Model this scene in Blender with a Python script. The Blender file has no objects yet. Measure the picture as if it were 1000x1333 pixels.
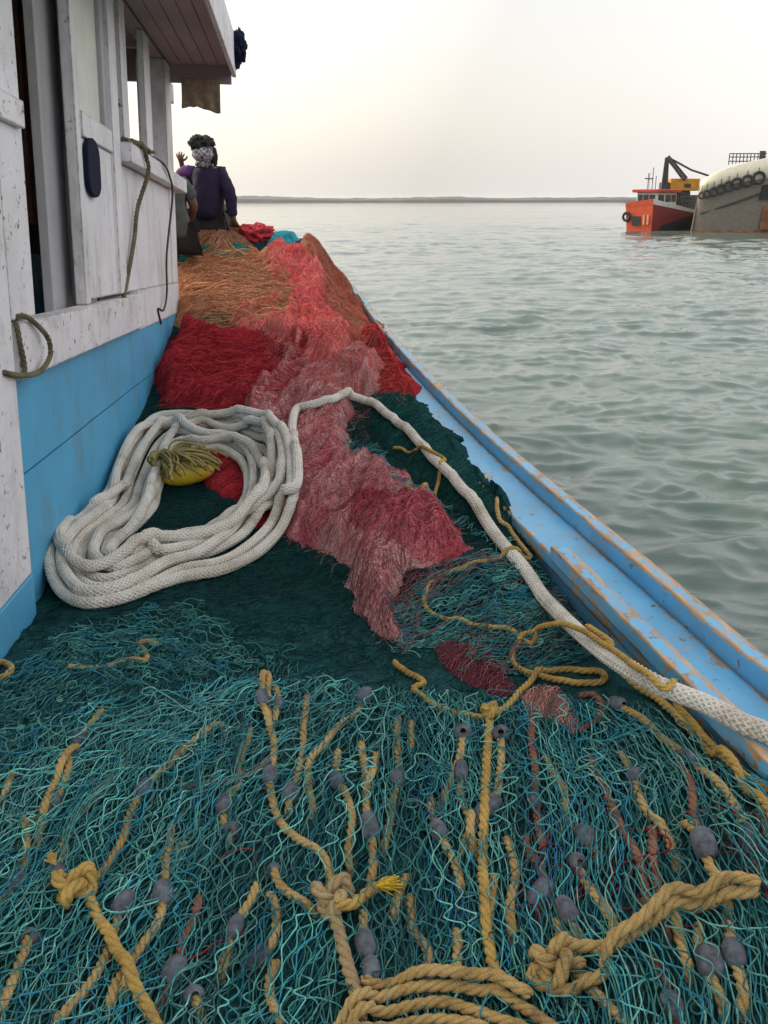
import bpy, bmesh, math, random
import numpy as np
from mathutils import Vector, Matrix, noise as mnoise
R = math.radians
rng = np.random.default_rng(7); random.seed(7)
SC = bpy.context.scene; COL = SC.collection
# ---------------------------------------------------------------- camera, sky, sun, exposure
# the origin is the photographer's eye; X right, Y towards the bow, Z up; the water lies at z = WATER
WATER = -2.6
F = 1250.; PITCH = math.atan((666.5-262.5)/F)
cam_d = bpy.data.cameras.new('camera'); cam = bpy.data.objects.new('camera', cam_d); COL.objects.link(cam)
cam_d.sensor_fit = 'VERTICAL'; cam_d.sensor_height = 24; cam_d.lens = 24*F/1333
cam_d.clip_start = .05; cam_d.clip_end = 9000
cam.location = (0, 0, 0); cam.rotation_euler = (math.pi/2-PITCH, R(.1), 0)
SC.camera = cam
SUN_AZ, SUN_EL = R(-58), R(27)
w = bpy.data.worlds.new('World'); SC.world = w; w.use_nodes = True
nt = w.node_tree; nt.nodes.clear(); N_ = nt.nodes.new; L_ = nt.links.new
out = N_('ShaderNodeOutputWorld'); bg1 = N_('ShaderNodeBackground'); bg2 = N_('ShaderNodeBackground'); add = N_('ShaderNodeAddShader')
sky = N_('ShaderNodeTexSky'); sky.sky_type = 'NISHITA'; sky.sun_disc = False; sky.sun_elevation = SUN_EL; sky.sun_rotation = SUN_AZ
sky.dust_density = 6; sky.air_density = 1.2; sky.ozone_density = 1.0
L_(sky.outputs[0], bg1.inputs[0]); bg1.inputs[1].default_value = .05
tc = N_('ShaderNodeTexCoord'); sep = N_('ShaderNodeSeparateXYZ'); L_(tc.outputs['Generated'], sep.inputs[0])
dot = N_('ShaderNodeVectorMath'); dot.operation = 'DOT_PRODUCT'; L_(tc.outputs['Generated'], dot.inputs[0])
dot.inputs[1].default_value = (math.sin(SUN_AZ)*math.cos(SUN_EL), math.cos(SUN_AZ)*math.cos(SUN_EL), math.sin(SUN_EL))
r1 = N_('ShaderNodeValToRGB'); L_(dot.outputs['Value'], r1.inputs[0])
e = r1.color_ramp.elements; e[0].position = 0; e[0].color = (.70, .68, .67, 1); x = e.new(.16); x.color = (.41, .395, .385, 1); e[1].position = 1; e[1].color = (1, .93, .80, 1)
x = e.new(.45); x.color = (.455, .435, .42, 1)
x = e.new(.70); x.color = (.67, .63, .565, 1)
L_(r1.outputs[0], bg2.inputs[0]); bg2.inputs[1].default_value = .92
L_(bg1.outputs[0], add.inputs[0]); L_(bg2.outputs[0], add.inputs[1]); L_(add.outputs[0], out.inputs[0])
sd_ = bpy.data.lights.new('sun', 'SUN'); sd_.energy = 1.3; sd_.angle = R(10); sd_.color = (1, .90, .74)
sun = bpy.data.objects.new('sun', sd_); COL.objects.link(sun)
sv = Vector((math.sin(SUN_AZ)*math.cos(SUN_EL), math.cos(SUN_AZ)*math.cos(SUN_EL), math.sin(SUN_EL)))
sun.rotation_euler = sv.to_track_quat('Z', 'Y').to_euler()
SC.view_settings.view_transform = 'Standard'; SC.view_settings.look = 'None'
SC.view_settings.exposure = 0.74; SC.view_settings.gamma = 1
SC.cycles.max_bounces = 6; SC.cycles.volume_bounces = 0; SC.cycles.transparent_max_bounces = 4
SC.cycles.use_denoising = True; SC.cycles.sample_clamp_indirect = 4
# ---------------------------------------------------------------- objects, tags
def link(o, parent=None):
    COL.objects.link(o)
    if parent: o.parent = parent
    return o
def empty(name, loc=(0, 0, 0)):
    o = bpy.data.objects.new(name, None); o.location = loc; o.empty_display_size = .1
    return link(o)
def tag(o, label=None, cat=None, group=None, kind=None):
    if label: o['label'] = label
    if cat: o['category'] = cat
    if group: o['group'] = group
    if kind: o['kind'] = kind
    return o
def npmesh(name, V, Fq, m, parent=None, col=None, smooth=True, attr=None):
    V = np.asarray(V, float).reshape(-1, 3); Fq = np.asarray(Fq, np.int32)
    if parent is not None: V = V - np.array(parent.location)
    me = bpy.data.meshes.new(name); k = Fq.shape[1]
    me.vertices.add(len(V)); me.vertices.foreach_set('co', V.astype(np.float32).ravel())
    me.loops.add(Fq.size); me.loops.foreach_set('vertex_index', Fq.ravel())
    me.polygons.add(len(Fq)); me.polygons.foreach_set('loop_start', np.arange(0, Fq.size, k, dtype=np.int32))
    me.polygons.foreach_set('use_smooth', np.full(len(Fq), smooth))
    me.update(calc_edges=True)
    if col is not None:
        a = me.color_attributes.new('Col', 'FLOAT_COLOR', 'POINT')
        c = np.ones((len(V), 4), np.float32); c[:, :3] = col; a.data.foreach_set('color', c.ravel())
    if attr is not None:
        a = me.attributes.new('wear', 'FLOAT', 'POINT'); a.data.foreach_set('value', np.asarray(attr, np.float32).ravel())
    if m: me.materials.append(m)
    o = bpy.data.objects.new(name, me)
    return link(o, parent)
def bmobj(name, bm, m, parent=None, smooth=False):
    if parent is not None: bm.transform(Matrix.Translation(-Vector(parent.location)))
    me = bpy.data.meshes.new(name); bmesh.ops.recalc_face_normals(bm, faces=bm.faces); bm.to_mesh(me); bm.free()
    me.materials.append(m)
    if smooth:
        for p in me.polygons: p.use_smooth = True
    return link(bpy.data.objects.new(name, me), parent)
def bevel(o, wd=.004, seg=2):
    b = o.modifiers.new('bevel', 'BEVEL'); b.width = wd; b.segments = seg; b.limit_method = 'ANGLE'; return o
# ---------------------------------------------------------------- numpy noise
def vn(x, y, seed=0):
    x = np.asarray(x, float); y = np.asarray(y, float)
    xi = np.floor(x).astype(np.int64); yi = np.floor(y).astype(np.int64); fx = x-xi; fy = y-yi
    def h(a, b):
        n = (a*374761393 + b*668265263 + seed*974711) & 0xffffffff
        n = ((n ^ (n >> 13))*1274126177) & 0xffffffff
        n = n ^ (n >> 16)
        return (n & 0xffff)/32767.5-1
    u = fx*fx*(3-2*fx); v = fy*fy*(3-2*fy)
    return (h(xi, yi)*(1-u)+h(xi+1, yi)*u)*(1-v)+(h(xi, yi+1)*(1-u)+h(xi+1, yi+1)*u)*v
def fbm(x, y, o=3, seed=0):
    s = 0; a = 1; t = 0
    for i in range(o):
        s = s+a*vn(x*2**i+17.3*i, y*2**i-9.1*i, seed+i*7); t += a; a *= .5
    return s/t
def sstep(a, b, x):
    t = np.clip((x-a)/(b-a), 0, 1); return t*t*(3-2*t)
# ---------------------------------------------------------------- pixel rays (used to read positions off the photograph)
cp, sp = math.cos(PITCH), math.sin(PITCH)
def ray(px, py):
    r = px-500.; v = py-666.5
    return np.array([r, F*cp-v*sp, -F*sp-v*cp])/F
def at(px, py, z):
    d = ray(px, py); return d*(z/d[2])
def atd(px, py, Y):
    d = ray(px, py); return d*(Y/d[1])
# ---------------------------------------------------------------- materials
def nodes(name):
    m = bpy.data.materials.new(name); m.use_nodes = True
    t = m.node_tree; b = t.nodes['Principled BSDF']; return m, t, b
def noise_n(t, scale, detail=4, rough=.6, vec=None, coord='Object', stretch=None):
    c = t.nodes.new('ShaderNodeTexCoord'); src = c.outputs[coord]
    if stretch:
        mp = t.nodes.new('ShaderNodeMapping'); mp.inputs['Scale'].default_value = stretch; t.links.new(src, mp.inputs[0]); src = mp.outputs[0]
    n = t.nodes.new('ShaderNodeTexNoise'); n.inputs['Scale'].default_value = scale; n.inputs['Detail'].default_value = detail; n.inputs['Roughness'].default_value = rough
    t.links.new(src, n.inputs['Vector']); return n
def ramp(t, src, stops):
    r = t.nodes.new('ShaderNodeValToRGB'); e = r.color_ramp.elements
    e[0].position, e[0].color = stops[0][0], (*stops[0][1], 1); e[1].position, e[1].color = stops[-1][0], (*stops[-1][1], 1)
    for p_, c_ in stops[1:-1]: q = e.new(p_); q.color = (*c_, 1)
    t.links.new(src, r.inputs[0]); return r
def mixc(t, fac, a, b, mode='MIX'):
    m = t.nodes.new('ShaderNodeMix'); m.data_type = 'RGBA'; m.blend_type = mode
    for s, v in ((m.inputs[0], fac), (m.inputs[6], a), (m.inputs[7], b)):
        if isinstance(v, (int, float)): s.default_value = v
        elif isinstance(v, tuple): s.default_value = (*v, 1) if len(v) == 3 else v
        else: t.links.new(v, s)
    return m.outputs[2]
def bump(t, b, src, strength=.3, dist=.01):
    n = t.nodes.new('ShaderNodeBump'); n.inputs['Strength'].default_value = strength; n.inputs['Distance'].default_value = dist
    t.links.new(src, n.inputs['Height']); t.links.new(n.outputs[0], b.inputs['Normal']); return n
def sc3(c, k): return tuple(min(1, v*k) for v in c)
def m_simple(name, c, rough=.6, var=.25, scale=8, bmp=.15, metal=0, dist=.01, spec=.5, stretch=None):
    m, t, b = nodes(name); n = noise_n(t, scale, 5, stretch=stretch)
    r = ramp(t, n.outputs[0], [(.3, sc3(c, 1-var)), (.7, sc3(c, 1+var))]); t.links.new(r.outputs[0], b.inputs['Base Color'])
    b.inputs['Roughness'].default_value = rough; b.inputs['Metallic'].default_value = metal; b.inputs['Specular IOR Level'].default_value = spec
    if bmp: bump(t, b, n.outputs[0], bmp, dist)
    return m
def m_attr(name, rough=.85, scale=60, var=.35, spec=.25, trans=0):
    m, t, b = nodes(name); a = t.nodes.new('ShaderNodeAttribute'); a.attribute_name = 'Col'
    n = noise_n(t, scale, 3); r = ramp(t, n.outputs[0], [(.3, (1-var,)*3), (.7, (1+var*.6,)*3)])
    t.links.new(mixc(t, 1., a.outputs['Color'], r.outputs[0], 'MULTIPLY'), b.inputs['Base Color'])
    b.inputs['Roughness'].default_value = rough; b.inputs['Specular IOR Level'].default_value = spec
    return m
def m_paint(name, c, wood=(.16, .105, .06), dirt=(.20, .19, .17), chips=.60, dirtamt=.35, rough=.55, grain=(1, 1, 1), wear=False, wearc=(.40, .26, .15), edge=False):
    """old brushed paint on wood: grime, drips, chips down to timber"""
    m, t, b = nodes(name)
    n1 = noise_n(t, 2.2, 6, .65); base = ramp(t, n1.outputs[0], [(.3, sc3(c, .84)), (.7, sc3(c, 1.08))])
    n2 = noise_n(t, 5, 8, .72, stretch=grain); d = ramp(t, n2.outputs[0], [(.50, (0, 0, 0)), (.72, (dirtamt,)*3)])
    c1 = mixc(t, d.outputs[0], base.outputs[0], dirt)
    n3 = noise_n(t, 26, 5, .7, stretch=grain); ch = ramp(t, n3.outputs[0], [(chips+.035, (0, 0, 0)), (chips+.06, (1, 1, 1))])
    n3b = noise_n(t, 110, 3, .6); wd = ramp(t, n3b.outputs[0], [(.3, sc3(wood, .5)), (.7, sc3(wood, 1.4))])
    c2 = mixc(t, ch.outputs[0], c1, wd.outputs[0])
    if wear:
        a = t.nodes.new('ShaderNodeAttribute'); a.attribute_name = 'wear'
        n4 = noise_n(t, 11, 7, .72); mt = t.nodes.new('ShaderNodeMath'); mt.operation = 'MULTIPLY_ADD'
        t.links.new(n4.outputs[0], mt.inputs[0]); mt.inputs[1].default_value = 3.0; t.links.new(a.outputs['Fac'], mt.inputs[2])
        wr = ramp(t, mt.outputs[0], [(.0, (0, 0, 0)), (1, (1, 1, 1))]); wr.color_ramp.elements[0].position = .985
        mt2 = t.nodes.new('ShaderNodeMath'); mt2.operation = 'SUBTRACT'; t.links.new(mt.outputs[0], mt2.inputs[0]); mt2.inputs[1].default_value = 1.15
        wr = ramp(t, mt2.outputs[0], [(.80, (0, 0, 0)), (.88, (1, 1, 1))])
        n5 = noise_n(t, 30, 6, .7, stretch=(1, .12, 1)); wc = ramp(t, n5.outputs[0], [(.3, sc3(wearc, .45)), (.5, wearc), (.72, sc3(wearc, 1.55))])
        c2 = mixc(t, wr.outputs[0], c2, wc.outputs[0])
    elif edge:
        bv = t.nodes.new('ShaderNodeBevel'); bv.samples = 4; bv.inputs['Radius'].default_value = .014; ge = t.nodes.new('ShaderNodeNewGeometry'); dt = t.nodes.new('ShaderNodeVectorMath'); dt.operation = 'DOT_PRODUCT'
        t.links.new(bv.outputs[0], dt.inputs[0]); t.links.new(ge.outputs['Normal'], dt.inputs[1]); n6 = noise_n(t, 18, 6, .75)
        mm = t.nodes.new('ShaderNodeMath'); mm.operation = 'MULTIPLY_ADD'; t.links.new(dt.outputs['Value'], mm.inputs[0]); mm.inputs[1].default_value = -2.2; t.links.new(n6.outputs[0], mm.inputs[2])
        er = ramp(t, mm.outputs[0], [(0, (0, 0, 0)), (1, (1, 1, 1))]); er.color_ramp.elements[0].position = 0; mm2 = t.nodes.new('ShaderNodeMath'); mm2.operation = 'ADD'; t.links.new(mm.outputs[0], mm2.inputs[0]); mm2.inputs[1].default_value = 2.2
        er = ramp(t, mm2.outputs[0], [(.62, (0, 0, 0)), (.70, (1, 1, 1))]); c2 = mixc(t, er.outputs[0], c2, wd.outputs[0])
    t.links.new(c2, b.inputs['Base Color']); b.inputs['Roughness'].default_value = rough
    s = t.nodes.new('ShaderNodeMath'); s.operation = 'MULTIPLY_ADD'; t.links.new(ch.outputs[0], s.inputs[0]); s.inputs[1].default_value = -.6; t.links.new(n3.outputs[0], s.inputs[2])
    bump(t, b, s.outputs[0], .35, .004)
    return m
M = {}
M['white'] = m_paint('white_paint', (.76, .74, .76), chips=.63, dirtamt=.60, grain=(1, 1, .35), edge=True)
M['white_peel'] = m_paint('peeling_white_paint', (.76, .74, .76), chips=.585, dirtamt=.5, edge=True)
M['cream'] = m_paint('cream_board', (.72, .71, .62), chips=.72, dirtamt=.2)
M['greyshade'] = m_paint('shaded_board', (.42, .41, .43), chips=.66, dirtamt=.5, grain=(1, 1, .2))  # grey carries the shade of the recessed boards in its colour
M['blue'] = m_paint('blue_paint', (.08, .38, .62), chips=.645, dirtamt=.7, dirt=(.13, .21, .24), rough=.5, grain=(1, 1, .5))
M['railblue'] = m_paint('blue_rail_paint', (.13, .43, .70), chips=.60, dirtamt=.75, dirt=(.26, .27, .26), rough=.45, wear=True)
M['soffit'] = m_paint('soffit_board', (.34, .27, .27), chips=.66, dirtamt=.3, grain=(1, .2, 1))
M['darkwood'] = m_simple('dark_wood', (.10, .045, .03), .7, .5, 14)
M['navy'] = m_simple('navy_rubber', (.008, .012, .034), .85, .3, 30, spec=.15)
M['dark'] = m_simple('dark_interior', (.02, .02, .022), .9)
M['hull'] = m_simple('hull_blue', (.06, .22, .40), .5, .3, 2)
M['deck'] = m_simple('deck_plank', (.12, .10, .08), .85, .4, 10, stretch=(6, .5, 1))
M['strand'] = m_attr('twine', .8)
M['fibre'] = m_attr('fine_net_fibre', .9, 40, .3, .15)
# ---------------------------------------------------------------- boat shape: gunwale plan and sheer
def zcap(f): f = np.asarray(f, float); return -1.1+.26*(np.clip(f-3.5, 0, 5.3)/4.7)**2 + .01*np.maximum(2-f, 0)**2 + .015*np.maximum(f-8.8, 0)
def gap(f): f = np.asarray(f, float); return .81-.176*(f-2.44)-.016*np.maximum(f-8, 0)**2 - .02*np.maximum(1.2-f, 0)**2
def mid(f): return -1.95-.085*np.asarray(f, float)
CAPW = .178; RAILW = .056; RAILH = .06
# cabin wall frame
D = ray(390, 335); D /= np.linalg.norm(D)
U = -ray(415, 5431); U -= D*U.dot(D); U /= np.linalg.norm(U)
NN = np.cross(D, U); P0 = at(0, 842, -1.3)
def W(s, n, h): return P0+D*s+NN*n+U*h
def wallpx(px, py, n=0):
    d = ray(px, py); q = d*((P0.dot(NN)+n)/d.dot(NN))-P0; return q.dot(D), q.dot(U)
# ---------------------------------------------------------------- the heap height raster
RES = .01; X0, X1, Y0, Y1 = -3.4, 1.3, .2, 13.2
gx = np.arange(X0, X1, RES); gy = np.arange(Y0, Y1, RES); NX, NY = len(gx), len(gy)
GX, GY = np.meshgrid(gx, gy)
prof = np.interp(GY, [0, .6, 1, 4.4, 5.2, 5.8, 6.5, 7.2, 7.8, 8.4, 8.9, 9.4, 10, 11, 12, 13.2], [-1.6, -1.36, -1.3, -1.3, -1.22, -1.12, -1.0, -.84, -.66, -.50, -.37, -.33, -.42, -.62, -.9, -1.5])
GI = gap(GY)-CAPW; CAP = zcap(GY)
ee = np.interp(GY, [0, 1.0, 1.66, 2.0, 2.4, 2.76, 3.2, 4, 5, 6, 8, 10, 12], [-.05, -.01, -.014, -.04, -.10, -.08, -.05, -.02, .0, .02, .04, .08, .0])
cw = np.interp(GY, [0, 4.2, 5, 6, 8, 9.5, 12], [-.03, 0, .03, .07, .12, .22, .22]) + .018*fbm(GY*3.1, GY*0, 3, 5)*sstep(4, 6, GY)
edge = CAP+ee
bl = sstep(0., 1, ((GI+cw)-GX)/np.interp(GY, [5, 7, 8.6], [.85, .6, .34]))
ZH = edge*(1-bl)+prof*bl
ZH += .035*fbm(GX*2.3, GY*2.0, 3, 1)*sstep(0, .3, GI-GX) + .012*fbm(GX*9, GY*9, 3, 2)
ZH = np.where(GX > GI+cw, ZH-2.2*(GX-GI-cw), ZH)
gun = np.where((GX > GI) & (GX < gap(GY)), CAP, -9.)
gun = np.where((GX >= gap(GY)) & (GX < gap(GY)+RAILW), CAP+RAILH, gun)
gun = np.where((GX > GI-.0) & (GX < GI+.05) & (GY < 2.9), CAP+.05, gun)
WS = (GX-P0[0])*D[0]+(GY-P0[1])*D[1]; WN = (GX-P0[0])*NN[0]+(GY-P0[1])*NN[1]
INSIDE = (WN < -.02) & (WS > -.38) & (WS < 4.72)         # inside the deckhouse: no net there
Z = np.maximum(ZH, gun).copy()
def samp(A, x, y):
    fx = np.clip((np.asarray(x)-X0)/RES, 0, NX-1.001); fy = np.clip((np.asarray(y)-Y0)/RES, 0, NY-1.001)
    i = fx.astype(int); j = fy.astype(int); u = fx-i; v = fy-j
    return (A[j, i]*(1-u)+A[j, i+1]*u)*(1-v)+(A[j+1, i]*(1-u)+A[j+1, i+1]*u)*v
def hit(px, py, A=None, lift=0.):
    A = Z if A is None else A; d = ray(px, py); d = d/d[1]
    t = np.linspace(.8, 12.8, 2400); zz = d[2]*t; s = samp(A, d[0]*t, t)+lift
    k = np.argmax(zz <= s)
    if not (zz <= s).any(): k = len(t)-1
    return np.array([d[0]*t[k], t[k], zz[k]])
def raster_mesh(name, keep, ZZ, m, step=1, col=None, parent=None):
    ZZ = ZZ[::step, ::step]; k = keep[::step, ::step]; xs = GX[::step, ::step]; ys = GY[::step, ::step]
    idx = np.arange(ZZ.size).reshape(ZZ.shape)
    q = k[:-1, :-1] & k[1:, :-1] & k[:-1, 1:] & k[1:, 1:]
    Fq = np.stack([idx[:-1, :-1][q], idx[:-1, 1:][q], idx[1:, 1:][q], idx[1:, :-1][q]], 1)
    V = np.stack([xs.ravel(), ys.ravel(), ZZ.ravel()], 1)
    u, inv = np.unique(Fq, return_inverse=True); c = None if col is None else col[::step, ::step].reshape(-1, 3)[u]
    return npmesh(name, V[u], inv.reshape(Fq.shape), m, parent, c)
# ---------------------------------------------------------------- tubes
def tubes(P, rad, k=3, mask=None, col=None, up=(0, 0, 1)):
    """P (n,m,3) polylines -> verts, quads, colours; mask (n,m) keeps points"""
    n, m, _ = P.shape
    T = np.gradient(P, axis=1); T /= np.linalg.norm(T, axis=2, keepdims=True)+1e-9
    S = np.cross(T, np.array(up, float)); S /= np.linalg.norm(S, axis=2, keepdims=True)+1e-6
    B = np.cross(S, T); a = np.arange(k)*2*math.pi/k+math.pi/2
    rad = np.broadcast_to(np.asarray(rad, float), (n, m)) if np.ndim(rad) != 1 else np.broadcast_to(rad[:, None], (n, m))
    V = P[:, :, None, :]+rad[:, :, None, None]*(np.cos(a)[None, None, :, None]*S[:, :, None, :]+np.sin(a)[None, None, :, None]*B[:, :, None, :])
    idx = np.arange(n*m*k).reshape(n, m, k)
    A = idx[:, :-1]; C = idx[:, 1:]
    Q = np.stack([A, np.roll(A, -1, 2), np.roll(C, -1, 2), C], -1)
    if mask is not None: Q = Q[mask[:, :-1] & mask[:, 1:]]
    Q = Q.reshape(-1, 4); V = V.reshape(-1, 3)
    c = None
    if col is not None:
        c = np.broadcast_to(col[:, None, None, :] if col.ndim == 2 else col[:, :, None, :], (n, m, k, 3)).reshape(-1, 3)
    u, inv = np.unique(Q, return_inverse=True)
    return V[u], inv.reshape(Q.shape), (None if c is None else c[u])
def join(parts):
    Vs, Qs, Cs, o = [], [], [], 0
    for V, Q, C in parts:
        Vs.append(V); Qs.append(Q+o); Cs.append(C if C is not None else np.ones((len(V), 3))); o += len(V)
    return np.concatenate(Vs), np.concatenate(Qs), np.concatenate(Cs)
def palette(n, cols, w=None, jit=.25):
    cols = np.array(cols); i = rng.choice(len(cols), n, p=w); return np.clip(cols[i]*(1+jit*(rng.random((n, 1))*2-1)), 0, 1)
# ---------------------------------------------------------------- curves / ropes
def catmull(P, ds):
    P = np.asarray(P, float); P = np.vstack([2*P[0]-P[1], P, 2*P[-1]-P[-2]]); o = []
    for i in range(1, len(P)-2):
        n = max(2, int(np.linalg.norm(P[i+1]-P[i])/ds*3)); t = np.linspace(0, 1, n, endpoint=False)[:, None]
        a, b, c, d = P[i-1:i+3]
        o.append(.5*(2*b+(c-a)*t+(2*a-5*b+4*c-d)*t**2+(3*b-a-3*c+d)*t**3))
    o.append(P[-2][None]); Q = np.vstack(o)
    L = np.r_[0, np.cumsum(np.linalg.norm(np.diff(Q, axis=0), axis=1))]; s = np.linspace(0, L[-1], max(3, int(L[-1]/ds)))
    return np.stack([np.interp(s, L, Q[:, i]) for i in range(Q.shape[1])], 1)
def frames(P):
    T = np.gradient(P, axis=0); T /= np.linalg.norm(T, axis=1, keepdims=True)+1e-9
    S = np.zeros_like(P); s = np.cross(T[0], (0, 0, 1.)); 
    if np.linalg.norm(s) < .1: s = np.cross(T[0], (1., 0, 0))
    for i in range(len(P)):
        s = s-T[i]*s.dot(T[i]); s /= np.linalg.norm(s)+1e-9; S[i] = s
    return T, S, np.cross(S, T)
LAID = []
def lay(pts, rad, ds=None, A=None, lift=0., stack=True, px=True, sink=0., record=True, smooth=3, maxup=.2, jit=0., relax=0):
    """drop a rope path (pixel or world XY points) onto what already lies there"""
    A = Z if A is None else A
    ds = ds or rad*.7
    zg = None
    if px:
        W_ = np.array([(*hit(q[0], q[1], A, rad)[:2], -9.) if len(q) == 2 else at(*q) for q in pts]); P = catmull(W_[:, :2], ds)
        if (W_[:, 2] > -8).any():
            kz = np.argmax(W_[:, 2] > -8); s3 = [np.argmin(((P[:, :2]-q[:2])**2).sum(1)) for q in W_]; zg = np.interp(np.arange(len(P)), s3[kz:], W_[kz:, 2]); zg[:s3[kz]] = -9
        P = P[:, :2]
    else: P = catmull(np.asarray(pts, float), ds)
    if jit: 
        s = np.arange(len(P))*ds; P[:, 0] += jit*fbm(s*6, s*0+rng.random()*90, 2, 3); P[:, 1] += jit*fbm(s*6, s*0+rng.random()*90, 2, 4)
    if relax:
        n = len(P); ii = np.arange(n); far = np.abs(ii[:, None]-ii[None]) > int(rad*8/ds)
        for it in range(relax):
            T = np.gradient(P, axis=0); T /= np.linalg.norm(T, axis=1, keepdims=True)+1e-9
            dd = P[:, None]-P[None]; d = np.sqrt((dd**2).sum(2))+1e-6; par = np.abs(T@T.T) > .90; want = 2.02*rad
            k = far & par & (d < want); f = np.where(k, (want-d)*.30, 0); mv_ = (dd/d[..., None]*f[..., None]).sum(1)/np.maximum(k.sum(1), 1)[:, None]*1.3
            P = P+mv_; P[2:-2] = .25*P[2:-2]+.25*(P[1:-3]+P[3:-1])+.125*(P[:-4]+P[4:]) if it % 2 else P[2:-2]
    z = np.max([samp(A, P[:, 0]+rad*.7*math.cos(q), P[:, 1]+rad*.7*math.sin(q)) for q in np.arange(8)*math.pi/4]+[samp(A, P[:, 0], P[:, 1])], axis=0)+rad-sink
    if zg is not None: z = np.maximum(z, zg)
    if stack:
        n = len(P); gapn = int(rad*6/ds)+2
        for (Q, rr) in LAID:
            near = np.abs(Q[:, 0][None]-P[:, 0][:, None]) < rad+rr
            for i in np.where(near.any(1))[0]:
                q = Q[near[i]]; d2 = (q[:, 0]-P[i, 0])**2+(q[:, 1]-P[i, 1])**2; R2 = (rad+rr)**2; k = (d2 < R2) & (q[:, 2]-rr < z[i]+rad*1.1)
                if k.any(): z[i] = max(z[i], min((q[k, 2]+np.sqrt(R2-d2[k])*.92).max(), z[i]+maxup))
        for i in range(gapn, n):
            q = P[:i-gapn]; d2 = (q[:, 0]-P[i, 0])**2+(q[:, 1]-P[i, 1])**2; R2 = (2*rad)**2; k = d2 < R2
            if k.any(): z[i] = max(z[i], min((z[:i-gapn][k]+np.sqrt(R2-d2[k])*.92).max(), z[i]+maxup))
    w_ = max(3, int(rad*smooth/ds)); ker = np.hanning(w_*2+3); ker /= ker.sum()
    zm = z.copy()
    for _ in range(2): zm = np.maximum(np.convolve(np.pad(zm, w_+1, 'edge'), ker, 'valid'), z-rad*.25)
    P = np.column_stack([P, zm+lift])
    if record: LAID.append((P, rad))
    return P
def twisted(P, R_, pitch=None, k=7, ends=True):
    """three-strand laid rope as real strands"""
    pitch = pitch or R_*6.5; ds = np.linalg.norm(P[1]-P[0]); T, S, B = frames(P); s = np.r_[0, np.cumsum(np.linalg.norm(np.diff(P, axis=0), axis=1))]
    parts = []; a0 = rng.random()*6
    for j in range(3):
        a = s/pitch*2*math.pi+j*2*math.pi/3+a0; C = P+R_*.5*(np.cos(a)[:, None]*S+np.sin(a)[:, None]*B)
        rr = np.full(len(P), R_*.56)
        if ends: rr[0] = rr[-1] = R_*.15
        V, Q, c = tubes(C[None], rr[None], k, col=np.full((1, 3), 1.)); parts.append((V, Q, c))
    return join(parts)
def braided(P, R_, n=8, pitch=None):
    """braided rope: strands wound both ways, passing over and under"""
    pitch = pitch or R_*7; T, S, B = frames(P); s = np.r_[0, np.cumsum(np.linalg.norm(np.diff(P, axis=0), axis=1))]; parts = []
    parts.append(tubes(P[None], R_*.86, 12, col=np.full((1, 3), .72)))
    for sg in (1, -1):
        for j in range(n):
            a = sg*s/pitch*2*math.pi+j*2*math.pi/n
            rad = R_*(.86+.085*np.cos((s/pitch*2*math.pi)*n/1.0+ (0 if sg > 0 else math.pi) + j*math.pi*0))
            C = P+rad[:, None]*(np.cos(a)[:, None]*S+np.sin(a)[:, None]*B)
            parts.append(tubes(C[None], R_*.17, 5, col=np.full((1, 3), 1.)))
    return join(parts)
def rope_mat(name, c1, c2, c3, scale=9, rough=.85, attr=False):
    m, t, b = nodes(name); n = noise_n(t, scale, 6, .7); r = ramp(t, n.outputs[0], [(.32, c3), (.48, c1), (.68, c2)])
    n2 = noise_n(t, 420, 2, .6, stretch=(1, 1, 1)); r2 = ramp(t, n2.outputs[0], [(.3, (.62,)*3), (.65, (1.12,)*3)])
    cc_ = mixc(t, 1., r.outputs[0], r2.outputs[0], 'MULTIPLY')
    if attr: a_ = t.nodes.new('ShaderNodeAttribute'); a_.attribute_name = 'Col'; cc_ = mixc(t, 1., cc_, a_.outputs['Color'], 'MULTIPLY')
    t.links.new(cc_, b.inputs['Base Color']); b.inputs['Roughness'].default_value = rough; b.inputs['Specular IOR Level'].default_value = .25
    bump(t, b, n2.outputs[0], .5, .002); return m
M['yrope'] = rope_mat('yellow_rope', (.40, .27, .10), (.52, .38, .17), (.17, .12, .06))
M['yrope_clean'] = rope_mat('clean_yellow_rope', (.42, .275, .075), (.54, .37, .11), (.25, .16, .06))
M['orope'] = rope_mat('olive_rope', (.31, .26, .09), (.43, .36, .15), (.16, .13, .06))
M['tanrope'] = rope_mat('tan_frayed_rope', (.34, .25, .13), (.45, .34, .18), (.18, .13, .08))
M['wrope'] = rope_mat('white_braided_rope', (.68, .64, .56), (.80, .77, .70), (.46, .41, .33), 5, attr=True)
M['dullrope'] = rope_mat('dull_olive_rope', (.15, .135, .075), (.22, .20, .12), (.08, .07, .045))
M['redrope'] = rope_mat('red_brown_rope', (.20, .09, .06), (.30, .15, .08), (.09, .03, .03), 20)
def rope(name, pts, rad, m, label, cat='rope', group=None, kind='t', parent=None, loc=None, **k):
    P = lay(pts, rad, **k) if not isinstance(pts, np.ndarray) else pts
    V, Q, c = twisted(P, rad) if kind == 't' else braided(P, rad) if kind == 'b' else tubes(P[None], rad, 8)
    o = npmesh(name, V, Q, m, parent)
    if label: tag(o, label, cat, group)
    return o, P
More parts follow.
